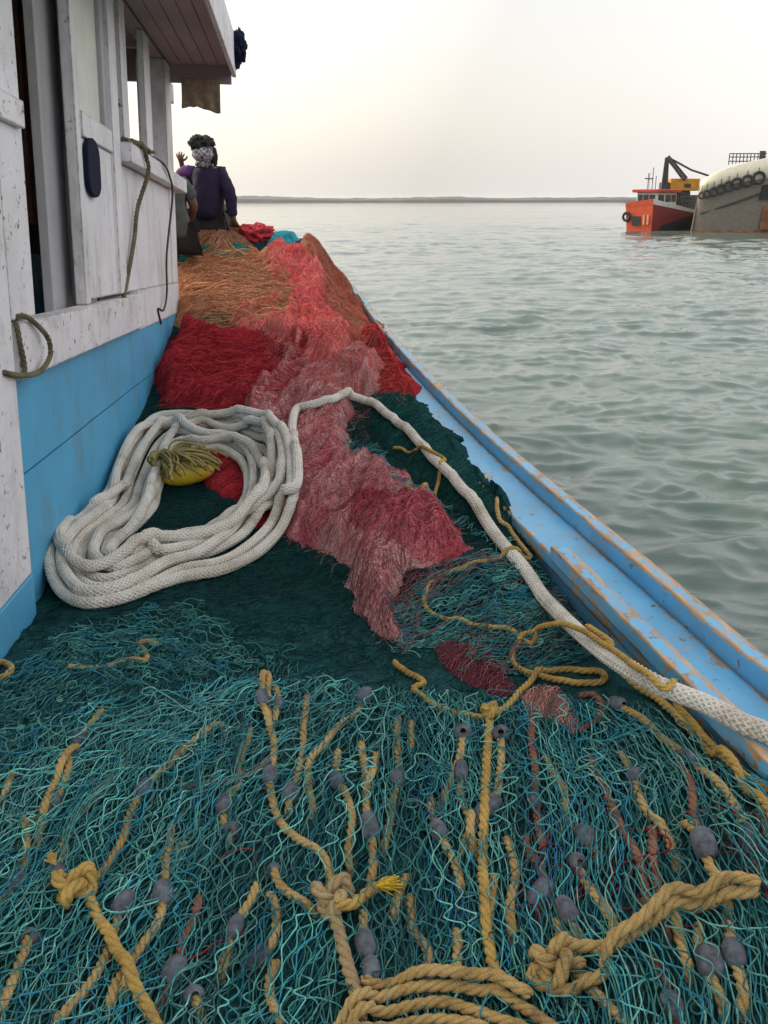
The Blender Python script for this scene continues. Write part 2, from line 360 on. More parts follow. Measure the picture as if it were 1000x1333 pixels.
# ---------------------------------------------------------------- water, shore
def build_water():
    nr, na = 1600, 900
    r = 1.2*np.exp(np.linspace(0, math.log(3400/1.2), nr)); a = np.linspace(R(-62), R(62), na)
    RR, AA = np.meshgrid(r, a, indexing='ij'); X = RR*np.sin(AA); Y = RR*np.cos(AA)-3*0
    dr = RR*math.log(3400/1.2)/nr
    z = np.zeros_like(X)
    for wl, am, ax, th, sd in ((6, .06, .6, .25, 11), (2.8, .075, .5, -.2, 12), (1.3, .066, .55, .35, 13), (.62, .054, .6, .1, 14), (.3, .028, .7, -.3, 15)):
        c, s = math.cos(th), math.sin(th); x = X*c+Y*s; y = -X*s+Y*c
        wx = x/wl*ax+.5*vn(x/wl*.35, y/wl*.35, sd+50); wy = y/wl+.5*vn(x/wl*.4, y/wl*.4, sd+60)
        n = vn(wx*1.6, wy*1.6, sd); rdg = 1-2*np.abs(n)
        wgt = 1-sstep(.25, .6, dr/wl)
        z += am*wgt*(.65*rdg+.5*vn(wx*1.1+9, wy*1.1, sd+5))
    z *= 1+.35*vn(X*.03, Y*.05, 3)
    z = np.where(RR > 900, 0, z)
    idx = np.arange(X.size).reshape(X.shape)
    Q = np.stack([idx[:-1, :-1], idx[1:, :-1], idx[1:, 1:], idx[:-1, 1:]], -1).reshape(-1, 4)
    m, t, b = nodes('sea_water')
    n = noise_n(t, .05, 3, .5); cr = ramp(t, n.outputs[0], [(.35, (.080, .122, .108)), (.65, (.100, .145, .126))])
    t.links.new(cr.outputs[0], b.inputs['Base Color']); b.inputs['Roughness'].default_value = .06; b.inputs['IOR'].default_value = 1.333
    n1 = noise_n(t, 7.5, 6, .68, stretch=(.55, 1, 1)); bump(t, b, n1.outputs[0], .30, .028)
    V = np.stack([X, Y, z+WATER], -1).reshape(-1, 3)
    o = npmesh('water', V, Q, m); tag(o, kind='structure')
    # the rest of the water sheet, behind the photographer
    a = np.linspace(R(62), R(298), 90); r = 1.2*np.exp(np.linspace(0, math.log(3400/1.2), 60)); RR, AA = np.meshgrid(r, a, indexing='ij')
    idx = np.arange(RR.size).reshape(RR.shape); Q = np.stack([idx[:-1, :-1], idx[1:, :-1], idx[1:, 1:], idx[:-1, 1:]], -1).reshape(-1, 4)
    o = npmesh('water', np.stack([RR*np.sin(AA), RR*np.cos(AA), RR*0+WATER], -1).reshape(-1, 3), Q, m); tag(o, kind='structure')
build_water()
def build_shore():
    m = m_simple('far_shore_green', (.052, .066, .062), .9, .5, .02, 0)
    x = np.linspace(-2600, 2600, 1300); rows = [(2300, 0, 0), (2302, .55, 1), (2330, .8, 2), (2400, 1, 3), (2700, .9, 4)]
    V = []
    for y, k, s in rows:
        h = (14+6*fbm(x/420, x*0, 3, 3)+3.2*np.abs(fbm(x/26, x*0+s*.3, 3, 9)))*k
        V.append(np.stack([x, y+20*fbm(x/200, x*0, 2, 5), WATER-1+h+(.5 if k else 0)], 1))
    n = len(x); idx = np.arange(n*len(rows)).reshape(len(rows), n)
    Q = np.stack([idx[:-1, :-1], idx[:-1, 1:], idx[1:, 1:], idx[1:, :-1]], -1).reshape(-1, 4)
    tag(npmesh('far_shore', np.concatenate(V), Q, m, smooth=False), kind='structure')
build_shore()
# ---------------------------------------------------------------- the fishing boat
boat = empty('fishing_boat', (0, 0, -1.7))
tag(boat, 'blue and white wooden fishing boat in the foreground, its side deck heaped with nets', 'fishing boat')
def loft(name, prof_pts, ys, m, wearfn=None, side=1, subs=6, cap=True):
    """sweep a cross-section (list of (dx from gap line, dz from cap)) along the gunwale"""
    pts = []; we = []
    n = len(prof_pts)
    for i in range(n):
        a = np.array(prof_pts[i]); b_ = np.array(prof_pts[(i+1) % n]); L = np.linalg.norm(b_-a); k = max(1, int(L/.012))
        for j in range(k):
            t = j/k; pts.append(a*(1-t)+b_*t); dist = min(t, 1-t)*L; we.append(dist)
    pts = np.array(pts); we = np.array(we); K = len(pts)
    V = np.zeros((len(ys), K, 3)); ys = np.asarray(ys)
    gx_ = gap(ys); gx_ = np.where(side > 0, gx_, 2*mid(ys)-gx_)
    V[:, :, 0] = gx_[:, None]+side*pts[None, :, 0]; V[:, :, 1] = ys[:, None]; V[:, :, 2] = zcap(ys)[:, None]+pts[None, :, 1]
    wob = .0025*fbm(V[:, :, 1]*7, V[:, :, 0]*20+V[:, :, 2]*20, 3, 8); V[:, :, 2] += wob; V[:, :, 0] += wob*.7
    wear = np.broadcast_to(wearfn(pts, we)[None], (len(ys), K)) if wearfn else None
    idx = np.arange(len(ys)*K).reshape(len(ys), K); A = idx[:-1]; C = idx[1:]
    Q = np.stack([A, np.roll(A, -1, 1), np.roll(C, -1, 1), C], -1).reshape(-1, 4)
    Qs = [Q]
    if cap:
        for r_, fl in ((0, 1), (len(ys)-1, 0)):
            c = idx[r_]; h = K//2
            q = np.array([[c[i], c[i+1], c[K-2-i], c[K-1-i]] for i in range(h-1)])
            Qs.append(q if fl else q[:, ::-1])
    return npmesh(name, V.reshape(-1, 3), np.concatenate(Qs), m, boat, None, True, wear)
ysg = np.r_[np.arange(-3.8, 1, .06), np.arange(1, 6, .015), np.arange(6, 15.8, .05)]
def capwear(p, d):
    return np.exp(-d/.016)*.62 + .05 + np.where(np.abs(p[:, 0]+CAPW) < .05, .10, 0)
for side in (1, -1):
    o = loft('cap_rail', [(-CAPW, 0), (-.006, 0), (-.006, -.05), (-CAPW, -.05)], ysg, M['railblue'], capwear, side)
    o = loft('rubbing_rail', [(0, -.045), (0, RAILH), (RAILW, RAILH-.006), (RAILW+.004, -.10), (0, -.10)], ysg, M['railblue'], lambda p, d: np.exp(-d/.016)*.72+np.where(p[:, 1] > RAILH-.012, .20, 0), side)
    # bulwark planking under the cap, inner face: three strakes
    for k in range(3):
        o = loft('bulwark_plank', [(-CAPW+.012, -.054-.13*k), (-CAPW+.034, -.054-.13*k), (-CAPW+.034, -.180-.13*k), (-CAPW+.012, -.180-.13*k)], ysg[ysg > -3.7][::2], M['railblue'], lambda p, d: np.exp(-d/.008)*.35, side)
    # hull skin
    ys = np.r_[np.arange(-4, 15.9, .15)]; gx_ = gap(ys); half = gx_-mid(ys); K = []
    for dz, k_ in ((-.02, 0), (-.45, .03), (-.9, .10), (-1.4, .30), (-2.0, .8)):
        K.append(np.stack([mid(ys)+side*np.maximum(half-k_+(RAILW-.005 if dz > -.1 else .03), .01), ys, np.maximum(zcap(ys)+dz, -3.3) if dz > -1.9 else ys*0-3.35], 1))
    V = np.stack(K, 1); idx = np.arange(V.shape[0]*V.shape[1]).reshape(V.shape[:2]); Q = np.stack([idx[:-1, :-1], idx[:-1, 1:], idx[1:, 1:], idx[1:, :-1]], -1).reshape(-1, 4)
    npmesh('hull_side', V.reshape(-1, 3), Q, M['hull'], boat)
ys = np.arange(-4, 15, .2); V = np.stack([np.stack([mid(ys)-(gap(ys)-mid(ys))+.02, ys, zcap(ys)-.62], 1), np.stack([gap(ys)-.02, ys, zcap(ys)-.62], 1)], 1)
idx = np.arange(len(ys)*2).reshape(-1, 2); Q = np.stack([idx[:-1, 0], idx[:-1, 1], idx[1:, 1], idx[1:, 0]], -1)
npmesh('deck', V.reshape(-1, 3), Q, M['deck'], boat)
g0 = float(gap(-4)); m0 = float(mid(-4)); V = [(2*m0-g0, -4, -.9), (g0, -4, -.9), (g0-.6, -3.9, -3.3), (2*m0-g0+.6, -3.9, -3.3)]
npmesh('transom', V, [[0, 1, 2, 3]], M['hull'], boat)
# inner rail laid on the cap, its rounded head towards the bow; its side drops to the nets
ysr = np.arange(-3.6, 2.93, .012)
def inner_rail():
    pr = [(-.018, .05), (.034, .05), (.036, .0), (.036, -.003), (-.018, -.003), (-.02, -.14), (-.026, -.14), (-.026, .04)]
    pr = [(-.022, .052), (.030, .052), (.034, .0035), (-.0215, .0035)]
    pts = []; we = []
    for i in range(4):
        a = np.array(pr[i]); b_ = np.array(pr[(i+1) % 4]); L = np.linalg.norm(b_-a); k = int(L/.006)
        for j in range(k): t = j/k; pts.append(a*(1-t)+b_*t); we.append(min(t, 1-t)*L)
    pts = np.array(pts); we = np.array(we); V = np.zeros((len(ysr), len(pts), 3))
    end = np.sqrt(np.clip((2.93-ysr)/.05, 0, 1))                       # rounded nose
    cx = .006; V[:, :, 0] = (gap(ysr)-CAPW)[:, None]+cx+(pts[None, :, 0]-cx)*(.25+.75*end[:, None]); V[:, :, 1] = ysr[:, None]
    V[:, :, 2] = zcap(ysr)[:, None]+.0035+(pts[None, :, 1]-.0035)*(.35+.65*end[:, None])
    wob = .002*fbm(V[:, :, 1]*9, V[:, :, 0]*30, 3, 18); V[:, :, 2] += wob
    we = np.exp(-we/.014)*.75+np.where(pts[:, 1] > .05, .16, 0)
    wear = np.broadcast_to(we[None], V.shape[:2]); K = len(pts); idx = np.arange(V.shape[0]*K).reshape(-1, K); A = idx[:-1]; C = idx[1:]
    Q = np.stack([A, np.roll(A, -1, 1), np.roll(C, -1, 1), C], -1).reshape(-1, 4); c = idx[-1]
    Q = np.concatenate([Q, [[c[i], c[i+1], c[K-2-i], c[K-1-i]] for i in range(K//2-1)]])
    npmesh('inner_rail', V.reshape(-1, 3), Q, M['railblue'], boat, None, True, wear)
inner_rail()
# ---- deckhouse
def wbox(name, s0, s1, n0, n1, h0, h1, m, parent=boat, bev=.004, jag=0):
    bm = bmesh.new(); vs = [bm.verts.new(W(s, n, h)) for s in (s0, s1) for n in (n0, n1) for h in (h0, h1)]
    for f in ((0, 1, 3, 2), (4, 6, 7, 5), (0, 4, 5, 1), (2, 3, 7, 6), (0, 2, 6, 4), (1, 5, 7, 3)): bm.faces.new([vs[i] for i in f])
    o = bmobj(name, bm, m, parent)
    if bev: bevel(o, bev)
    return o
SE = 4.75
def lower_wall(n, name='lower_wall'):
    # blue planked side, two broad strakes with an open seam, leaning a little out at the foot
    for h0, h1 in ((-.6, .455), (.463, .80)):
        S = np.linspace(.30, SE, 60); H = np.linspace(h0, h1, 8); G = np.array([[W(s, n+.004*vn(s*2, h*3, 3)+(.05*max(0, .1-h)), h) for h in H] for s in S])
        B = np.array([[W(s, n-.05, h) for h in H] for s in S])
        idx = np.arange(60*8).reshape(60, 8); Q = np.stack([idx[:-1, :-1], idx[1:, :-1], idx[1:, 1:], idx[:-1, 1:]], -1).reshape(-1, 4)
        top = np.stack([idx[:-1, -1], idx[1:, -1], idx[1:, -1]+480, idx[:-1, -1]+480], -1); bot = np.stack([idx[:-1, 0]+480, idx[1:, 0]+480, idx[1:, 0], idx[:-1, 0]], -1)
        e2 = np.array([[idx[-1, j], idx[-1, j]+480, idx[-1, j+1]+480, idx[-1, j+1]] for j in range(7)])
        npmesh(name, np.concatenate([G.reshape(-1, 3), B.reshape(-1, 3)]), np.concatenate([Q, Q[:, ::-1]+480, top, bot, e2]), M['blue'], boat, smooth=False)
lower_wall(0)
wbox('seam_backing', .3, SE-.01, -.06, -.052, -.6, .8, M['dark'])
wbox('corner_post', -.36, .285, -.06, .030, .145, 2.5, M['white_peel'])
wbox('corner_post_foot', -.36, .288, -.06, .034, -.6, .142, M['blue'])
wbox('door_jamb', .33, .615, -.06, .018, .965, 2.5, M['white_peel'])
wbox('post_bracket', .10, .58, .020, .040, 1.56, 1.645, M['white_peel'])
wbox('sill_beam', .335, 2.86, -.05, .035, .775, .955, M['white_peel'], bev=.008)
wbox('sill_beam', 2.863, SE, -.05, .006, .755, .975, M['white'])
wbox('threshold', .62, 1.53, -.16, -.052, .80, .93, M['white'])
wbox('sliding_door', 1.34, 1.69, -.135, -.095, .932, 2.47, M['greyshade'])
wbox('sliding_door', 1.68, 1.81, -.17, -.14, 1.62, 2.47, M['greyshade'])
wbox('door_post', 1.80, 2.0, -.14, -.05, .932, 2.48, M['greyshade'])
wbox('door_post', 1.53, 1.62, -.048, 0.0, .957, 2.48, M['white'])
wbox('wall_panel', 1.622, 2.30, -.04, -.004, .977, 1.655, M['white'])
wbox('wall_rail', 1.622, 2.30, -.045, .008, 1.657, 1.76, M['white'])
wbox('shutter_board', 1.622, 2.21, -.05, -.028, 1.762, 2.47, M['cream'])
wbox('window_post', 2.212, 2.298, -.14, -.006, 1.762, 2.48, M['greyshade'])
wbox('window_post', 2.302, 2.50, -.12, .012, .977, 2.48, M['white'])
wbox('wall_panel', 2.502, SE-.2, -.04, -.002, .977, 1.628, M['white'])
wbox('window_post', 2.76, 2.95, -.06, -.01, 1.735, 2.48, M['white'])
wbox('window_post', 3.57, 3.82, -.05, -.008, 1.735, 2.48, M['white'])
wbox('window_sill', 2.503, 5.02, -.10, .065, 1.632, 1.732, M['white_peel'], bev=.006)
wbox('corner_post', 4.44, SE, -.19, .004, .977, 2.48, M['white'])
wbox('wall_header', .3, SE, -.10, -.012, 2.482, 2.60, M['soffit'])
wbox('beam_end', SE+.0, SE+.20, -.09, -.0, 2.26, 2.39, M['white_peel'])
wbox('roof', -1.2, 4.80, -2.75, .44, 2.60, 2.66, M['soffit'])
for k in range(5): wbox('soffit_board', -1.2, 4.72, .0+.088*k, .0+.088*k+.084, 2.492+.001*k, 2.515, M['soffit'])
wbox('roof_fascia', -1.2, 4.80, .442, .472, 2.43, 2.70, M['white_peel'], bev=.006)
wbox('roof_fascia', 4.725, 4.765, -2.7, .440, 2.375, 2.59, M['soffit'])
# far side, front and interior of the house
wbox('lower_wall', .3, SE, -2.3, -2.25, -.6, 1.1, M['white']); wbox('upper_wall', .3, SE, -2.3, -2.25, 1.95, 2.6, M['white'])
for s in (.3, 1.5, 2.9, 4.5): wbox('window_post', s, s+.22, -2.3, -2.25, 1.1, 1.95, M['white'])
wbox('front_wall', SE-.06, SE-.01, -2.25, -.13, -.6, 1.25, M['greyshade'])
for n in (-2.25, -1.5, -.9): wbox('window_post', SE-.06, SE-.01, n, n+.14, 1.25, 2.5, M['greyshade'])
wbox('rear_wall', -.36, -.30, -2.3, -.07, -.6, 2.6, M['greyshade'])
wbox('house_floor', -.3, SE-.1, -2.25, -.17, .1, .15, M['deck'])
wbox('inner_post', 1.80, 1.9, -.34, -.27, 1.3, 2.5, M['darkwood'])
wbox('added_dark_screen', 2.62, 2.66, -2.25, -.17, .15, 2.6, M['dark'])  # added black screen; keeps the doorway gap dark by blocking far windows
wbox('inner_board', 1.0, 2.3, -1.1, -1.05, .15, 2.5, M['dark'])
# ragged gaps: nail heads, door recess and the navy handle
def pill(name, s0, s1, h0, h1, n0, n1, m):
    bm = bmesh.new(); a = [i*math.pi/8 for i in range(9)]; r_ = (s1-s0)/2; k = .5
    ring = [(s0+r_+math.cos(t)*r_, h1-r_*k+math.sin(t)*r_*k) for t in a]+[(s0+r_-math.cos(t)*r_, h0+r_*k-math.sin(t)*r_*k) for t in a]
    f1 = [bm.verts.new(W(s, n1, h)) for s, h in ring]; f0 = [bm.verts.new(W(s, n0, h)) for s, h in ring]
    bm.faces.new(f1); bm.faces.new(f0[::-1])
    for i in range(len(ring)): j = (i+1) % len(ring); bm.faces.new([f0[i], f0[j], f1[j], f1[i]])
    return bevel(bmobj(name, bm, m, boat), .006, 3)
pill('door_handle', 1.63, 1.89, 1.415, 1.665, .0, .022, M['navy'])
# cargo inside the doorway
def hanging_cloth(name, s0, s1, n, h0, h1, m, label, cat, fold=.02, wl=.12, sway=.0, alongN=False, ragged=.02):
    nu, nv = 40, 30; V = []
    for j in range(nv):
        for i in range(nu):
            u = i/(nu-1); v = j/(nv-1); s = s0+(s1-s0)*u; h = h1+(h0-h1)*v
            off = fold*v*(.35+.65*v)*math.sin(s/wl*6.28+2*vn(s*5, v*2, 4))+fold*.5*vn(s*9, v*4, 6)
            if j == nv-1: h += ragged*vn(s*12, 3, 8)
            h += -.03*u*v
            V.append(W(n+off, s, h) if alongN else W(s+sway*v, n+off, h))
    idx = np.arange(nu*nv).reshape(nv, nu); Q = np.stack([idx[:-1, :-1], idx[:-1, 1:], idx[1:, 1:], idx[1:, :-1]], -1).reshape(-1, 4)
    o = npmesh(name, V, Q, m); so = o.modifiers.new('thick', 'SOLIDIFY'); so.thickness = .006; return tag(o, label, cat)
M['bluecloth'] = m_simple('blue_sheet', (.02, .17, .33), .6, .3, 20); M['browncloth'] = m_simple('brown_cloth', (.26, .19, .13), .9, .3, 30)
hanging_cloth('plastic_sheet', 1.72, 2.15, -.30, .82, 1.17, M['bluecloth'], 'bright blue sheet hanging inside the open doorway of the white deckhouse', 'sheet')
hanging_cloth('hanging_cloth', .085, .36, 4.70, 2.215, 2.40, M['browncloth'], 'brown cloth hanging below the forward corner of the deckhouse roof', 'cloth', fold=.012, wl=.1, alongN=True)
# crumpled dark bundle tied on the roof corner
def bundle(name, c, rx, m, label, cat, seed=3, amp=.4):
    bm = bmesh.new(); bmesh.ops.create_icosphere(bm, subdivisions=5, radius=1)
    for v in bm.verts:
        d = v.co.normalized(); q = 1+amp*mnoise.noise(d*2.2+Vector((seed, 0, 0)))+amp*.6*abs(mnoise.noise(d*5+Vector((0, seed, 0))))+amp*.2*mnoise.noise(d*13)
        v.co = Vector((d.x*rx[0], d.y*rx[1], d.z*rx[2]))*q
    bm.transform(Matrix.Translation(Vector(c))); o = bmobj(name, bm, m, None, True)
    if label: tag(o, label, cat)
    return o
bundle('tarpaulin_bundle', W(4.68, .50, 2.61), (.045, .09, .10), M['navy'], 'crumpled dark blue tarpaulin bundle tied at the outer roof corner', 'bundle', 3, .55)
# ropes on the house side
def wrope(name, pts, rad, m, label, cat='rope', kind='t'):
    P = catmull(np.array([W(*p) for p in pts]), rad*.8)
    V, Q, c = twisted(P, rad) if kind == 't' else tubes(P[None], rad, 8, col=np.ones((1, 3)), up=(1, .3, .1))
    return tag(npmesh(name, V, Q, m), label, cat)
a = [wallpx(x_, y_, .08) for x_, y_ in ((186, 188), (191, 205), (193, 225), (192, 270), (189, 310), (184, 350), (178, 392))]
wrope('hanging_rope', [(a[0][0]-.22, .03, 1.745), (a[0][0]-.08, .06, 1.75)]+[(s, .08 if i < 3 else .045-.006*i, h) for i, (s, h) in enumerate(a)], .0125, M['dullrope'], 'thick olive rope hanging from the window sill down the white deckhouse side', kind='t')
a = [wallpx(x_, y_, .08) for x_, y_ in ((215, 215), (221, 228), (225, 255), (226, 330), (226, 380), (222, 403))]
M['cable'] = m_simple('dark_cable', (.03, .03, .028), .6)
wrope('cord', [(a[0][0]-.5, .03, 1.742), (a[0][0]-.12, .05, 1.745)]+[(s, .078 if i < 3 else .035, h) for i, (s, h) in enumerate(a)]+[(a[-1][0]-.1, .012, a[-1][1]+.01), (a[-1][0]+.02, .012, a[-1][1]-.09)], .007, M['cable'], 'thin dark cord hanging down the deckhouse near its forward corner', 'cord', 'r')
a = [wallpx(x_, y_, .06) for x_, y_ in ((40, 410), (52, 422), (62, 440), (63, 462), (52, 482), (35, 488), (16, 484))]
wrope('rope_loop', [(a[0][0]-.02, .0, .962)]+[(s, .035+.03*math.sin(i/6*3.14), h) for i, (s, h) in enumerate(a)]+[(.325, .045, .80), (.322, .04, .9), (.33, .03, .965)], .009, M['dullrope'], 'olive rope loop tied round the end of the white sill beam', 'rope')
wrope('twine_tangle', [(3.0+.28*math.sin(i*1.9)*(1 if i % 2 else .6)+.3*(i % 3)*.4, .0+.04*math.cos(i*2.3), 1.75+.028*abs(math.sin(i*1.3))) for i in range(16)], .010, M['dullrope'], 'olive twine tangle lying on the window sill of the deckhouse', 'twine')
# ---------------------------------------------------------------- nets
NETLIM = GI+cw
def polysd(poly, x, y):
    P = np.asarray(poly); n = len(P); d2 = np.full(x.shape, 1e9); ins = np.zeros(x.shape, bool)
    for i in range(n):
        a = P[i]; b = P[(i+1) % n]; e_ = b-a; t = np.clip(((x-a[0])*e_[0]+(y-a[1])*e_[1])/(e_.dot(e_)+1e-12), 0, 1)
        d2 = np.minimum(d2, (x-a[0]-t*e_[0])**2+(y-a[1]-t*e_[1])**2)
        c = ((a[1] > y) != (b[1] > y)) & (x < (b[0]-a[0])*(y-a[1])/(b[1]-a[1]+1e-12)+a[0]); ins ^= c
    return np.where(ins, 1, -1)*np.sqrt(d2)
def foldf(x, y, ang, wl, seed, el=5.):
    c, s = math.cos(ang), math.sin(ang); a = x*s+y*c; b = x*c-y*s      # a runs along the folds
    b = b+.9*wl*fbm(x/wl/3.5, y/wl/3.5, 2, seed+40)+.35*wl*vn(x/wl/1.2, y/wl/1.2, seed+41)
    f1 = 1-np.abs(vn(b/wl, a/wl/el, seed))*1.6; f2 = 1-np.abs(vn(b/wl*2.6, a/wl/el*1.5, seed+1))*1.6; f3 = 1-np.abs(vn(b/wl*6, a/wl/el*3, seed+2))*1.6; f4 = vn(x/wl*5, y/wl*5, seed+3)
    return .8*f1+.42*f2+.22*f3+.12*f4
TEAL = [(.035, .17, .165), (.055, .23, .215), (.10, .31, .275), (.03, .12, .13), (.02, .16, .22)]
BLUE = [(.02, .12, .26), (.03, .18, .34), (.03, .22, .30)]
def netting(polyw, ang, du, cell, rad, cols, seed, lift, warp=(.10, .03), amp=.5, fan=0., drop=.0, parent=None, name='twine_mesh', soft=.03, ds=.009, hump=.02, rnd=.004, bunch=.035, inset=0):
    """strands zigzag so that neighbours meet in knots; the sheet is warped and laid over the heap"""
    P = np.asarray(polyw); c0 = P.mean(0); c, s = math.cos(ang), math.sin(ang)
    q = P-c0; uu = q[:, 0]*c-q[:, 1]*s; vv = q[:, 0]*s+q[:, 1]*c
    u = np.arange(uu.min()-.3, uu.max()+.3, du); v = np.arange(vv.min()-.3, vv.max()+.3, ds); n, m_ = len(u), len(v)
    Ug, Vg = np.meshgrid(u, v, indexing='ij'); par = (np.arange(n) % 2)[:, None]
    tri = np.abs(((Vg/cell+.5*0) % 2)-1)*2-1; tri = np.sin(tri*1.35)/math.sin(1.35)
    slack = .75+.5*vn(Ug*3, Vg*3, seed+70)
    Ux = Ug+np.where(par, 1, -1)*tri*du*amp*slack
    Ux = Ux+rnd*vn(Ug*90, Vg*22, seed+2)+rnd*1.6*vn(Ug*31, Vg*9, seed+3)
    Vx = Vg+rnd*2*vn(Ug*60, Vg*18, seed+4)
    Ux = Ux+bunch*vn(Ux*8, Vx*1.3, seed+90)+bunch*.5*vn(Ux*17, Vx*2.2, seed+91); Ux = Ux*(1+fan*Vx); 
    wx = warp[0]*fbm(Ux*1.5, Vx*1.2, 3, seed+5)+warp[1]*fbm(Ux*7, Vx*4.5, 2, seed+6); wy = warp[0]*.8*fbm(Ux*1.4+50, Vx*1.4, 3, seed+7)+warp[1]*.8*vn(Ux*8, Vx*7, seed+8)
    a = Ux+wx; b = Vx+wy; X = c0[0]+a*c+b*s; Y = c0[1]-a*s+b*c
    h = lift+.5*hump*np.abs(vn(Ug*8, Vg*1.3, seed+90))+hump*(fbm(X*5, Y*5, 2, seed+11)+.6*vn(X*17, Y*17, seed+12))+.006*vn(Ug*170, Vg*30, seed+13)
    Zf = samp(Z, X, Y)+rad+np.maximum(h, -.001)
    ok = (polysd(P, X, Y)+soft*fbm(X*7, Y*7, 3, seed+14) > inset) & Z_ok(X, Y)
    col = palette(n, cols, jit=.3); colg = col[:, None, :]*(1+.35*vn(Ug*40, Vg*6, seed+15))[..., None]
    Vv, Q, cc = tubes(np.stack([X, Y, Zf], -1), (np.full(n, rad)*(.85+.3*rng.random(n)))[:, None]*(1+.75*(np.abs(tri) > .97)), 3, ok, np.clip(colg, 0, 1))
    return Vv, Q, cc
def pw(poly): return np.array([hit(*q)[:2] for q in poly])
def curls(polyw, n, rad, cols, seed, lift=.02, L=.22, tight=3., m_=26):
    P = np.asarray(polyw); x0, y0 = P.min(0); x1, y1 = P.max(0)
    sx = x0+(x1-x0)*rng.random(n*3); sy = y0+(y1-y0)*rng.random(n*3); ok = polysd(P, sx, sy) > .02; x, y = sx[ok][:n], sy[ok][:n]; n = len(x)
    th = rng.random(n)*6.28; st = L/m_*(.5+rng.random(n)); ph = rng.random(n)*90; X = np.zeros((n, m_)); Y = np.zeros((n, m_))
    for j in range(m_): X[:, j] = x; Y[:, j] = y; th = th+tight*.5*vn(ph+j*.22, ph*0, seed); x = x+np.sin(th)*st; y = y+np.cos(th)*st
    jj = np.arange(m_)/(m_-1); Zf = samp(Z, X, Y)+rad+lift*rng.random((n, 1))*np.sin(jj*3.14)[None]+.004
    return tubes(np.stack([X, Y, Zf], -1), rad*(.8+.4*rng.random(n)), 3, Z_ok(X, Y) & (polysd(P, X, Y) > -.05), palette(n, cols, jit=.35))
def net_patch(name, poly, T, edge, ang, wl, amp, cols, label, fib=1500, fr=.0009, fl=.22, seed=1, el=5., curl=.7, keepgun=False, px=True, rag=.06, kind='net', fcol=None, base=None, mesh=.009, mr=.0009):
    global Z
    P = np.array([hit(*q)[:2] for q in poly]) if px else np.asarray(poly, float)
    x0, x1 = P[:, 0].min()-.15, P[:, 0].max()+.15; y0, y1 = P[:, 1].min()-.15, P[:, 1].max()+.15
    i0, i1 = max(0, int((x0-X0)/RES)), min(NX, int((x1-X0)/RES)); j0, j1 = max(0, int((y0-Y0)/RES)), min(NY, int((y1-Y0)/RES))
    gxx = GX[j0:j1, i0:i1]; gyy = GY[j0:j1, i0:i1]; sl = (slice(j0, j1), slice(i0, i1))
    sd = polysd(P, gxx, gyy)+rag*fbm(gxx*5, gyy*5, 4, seed+9)
    t = T*sstep(-.0, edge, sd)+amp*foldf(gxx, gyy, ang, wl, seed, el)*sstep(-.01, edge*.6, sd)
    t = np.where(sd > -.0, np.maximum(t, .004), -.03)
    Zn = Z[sl]+t; keep = np.zeros(Z.shape, bool); keep[sl] = (sd > -.022) & ~INSIDE[sl]
    if not keepgun: keep &= GX < gap(GY)-.02
    ZZ = Z.copy(); ZZ[sl] = Zn
    cc = np.array(cols); n1 = fbm(gxx*2.5, gyy*2.5, 3, seed+20)*.5+.5; n2 = foldf(gxx, gyy, ang, wl*.8, seed+21, el)
    k = np.clip(n1*1.5-.25+.25*(n2-.3), 0, .999)*(len(cc)-1); ki = k.astype(int); fr_ = (k-ki)[..., None]
    cf = cc[ki]*(1-fr_)+cc[np.minimum(ki+1, len(cc)-1)]*fr_
    cf *= (1+.25*vn(gxx*60, gyy*60, seed+3)+.34*foldf(gxx, gyy, ang+.2, wl*.35, seed+50, 8))[..., None]
    C = np.zeros(Z.shape+(3,)); C[sl] = np.clip(cf, 0, 1)
    root = tag(empty(name, (float(P[:, 0].mean()), float(P[:, 1].mean()), float(samp(Z, P[:, 0].mean(), P[:, 1].mean())))), label, 'fishing net')
    raster_mesh('net_body', keep, ZZ, M['netbody'], 1, C, root)
    Z = np.where(keep & (sd_full(sd, sl) > .0), ZZ, Z)
    # loose meshes and fibres standing off the surface, following the folds
    fib = int(fib*.38)
    if fib:
        n = fib*3; sx = x0+(x1-x0)*rng.random(n); sy = y0+(y1-y0)*rng.random(n)
        ok = polysd(P, sx, sy)+rag*fbm(sx*5, sy*5, 4, seed+9) > .0; sx, sy = sx[ok][:fib], sy[ok][:fib]; n = len(sx)
        m_ = 14; st = fl/m_*(.5+rng.random(n)); th = ang+(rng.random(n)-.5)*.5+np.where(rng.random(n) < .5, math.pi, 0); X = np.zeros((n, m_)); Y = np.zeros((n, m_)); x, y = sx, sy
        ph = rng.random(n)*50
        for j in range(m_):
            X[:, j] = x; Y[:, j] = y
            tj = th+curl*1.6*vn(ph+j*.33, ph*0, seed)+.8*curl*vn(x*9, y*9, seed+31)
            x = x+np.sin(tj)*st; y = y+np.cos(tj)*st
        jj = np.arange(m_)/(m_-1); Zf = samp(Z, X, Y)+.001+(.011*rng.random((n, 1))**2)*np.sin(jj*math.pi)[None]*(1 if fr < .002 else 1.5)
        inside = (polysd(P, X, Y)+rag*fbm(X*5, Y*5, 4, seed+9) > .008) & (Z_ok(X, Y)) & (X < gap(Y)-.03)
        fc = palette(n, fcol if fcol is not None else cols, jit=.4)
        V, Q, c = tubes(np.stack([X, Y, Zf], -1), fr*(.7+.6*rng.random(n)), 3, inside, fc)
        if len(Q): npmesh('loose_meshes', V, Q, M['fibre'], root, c)
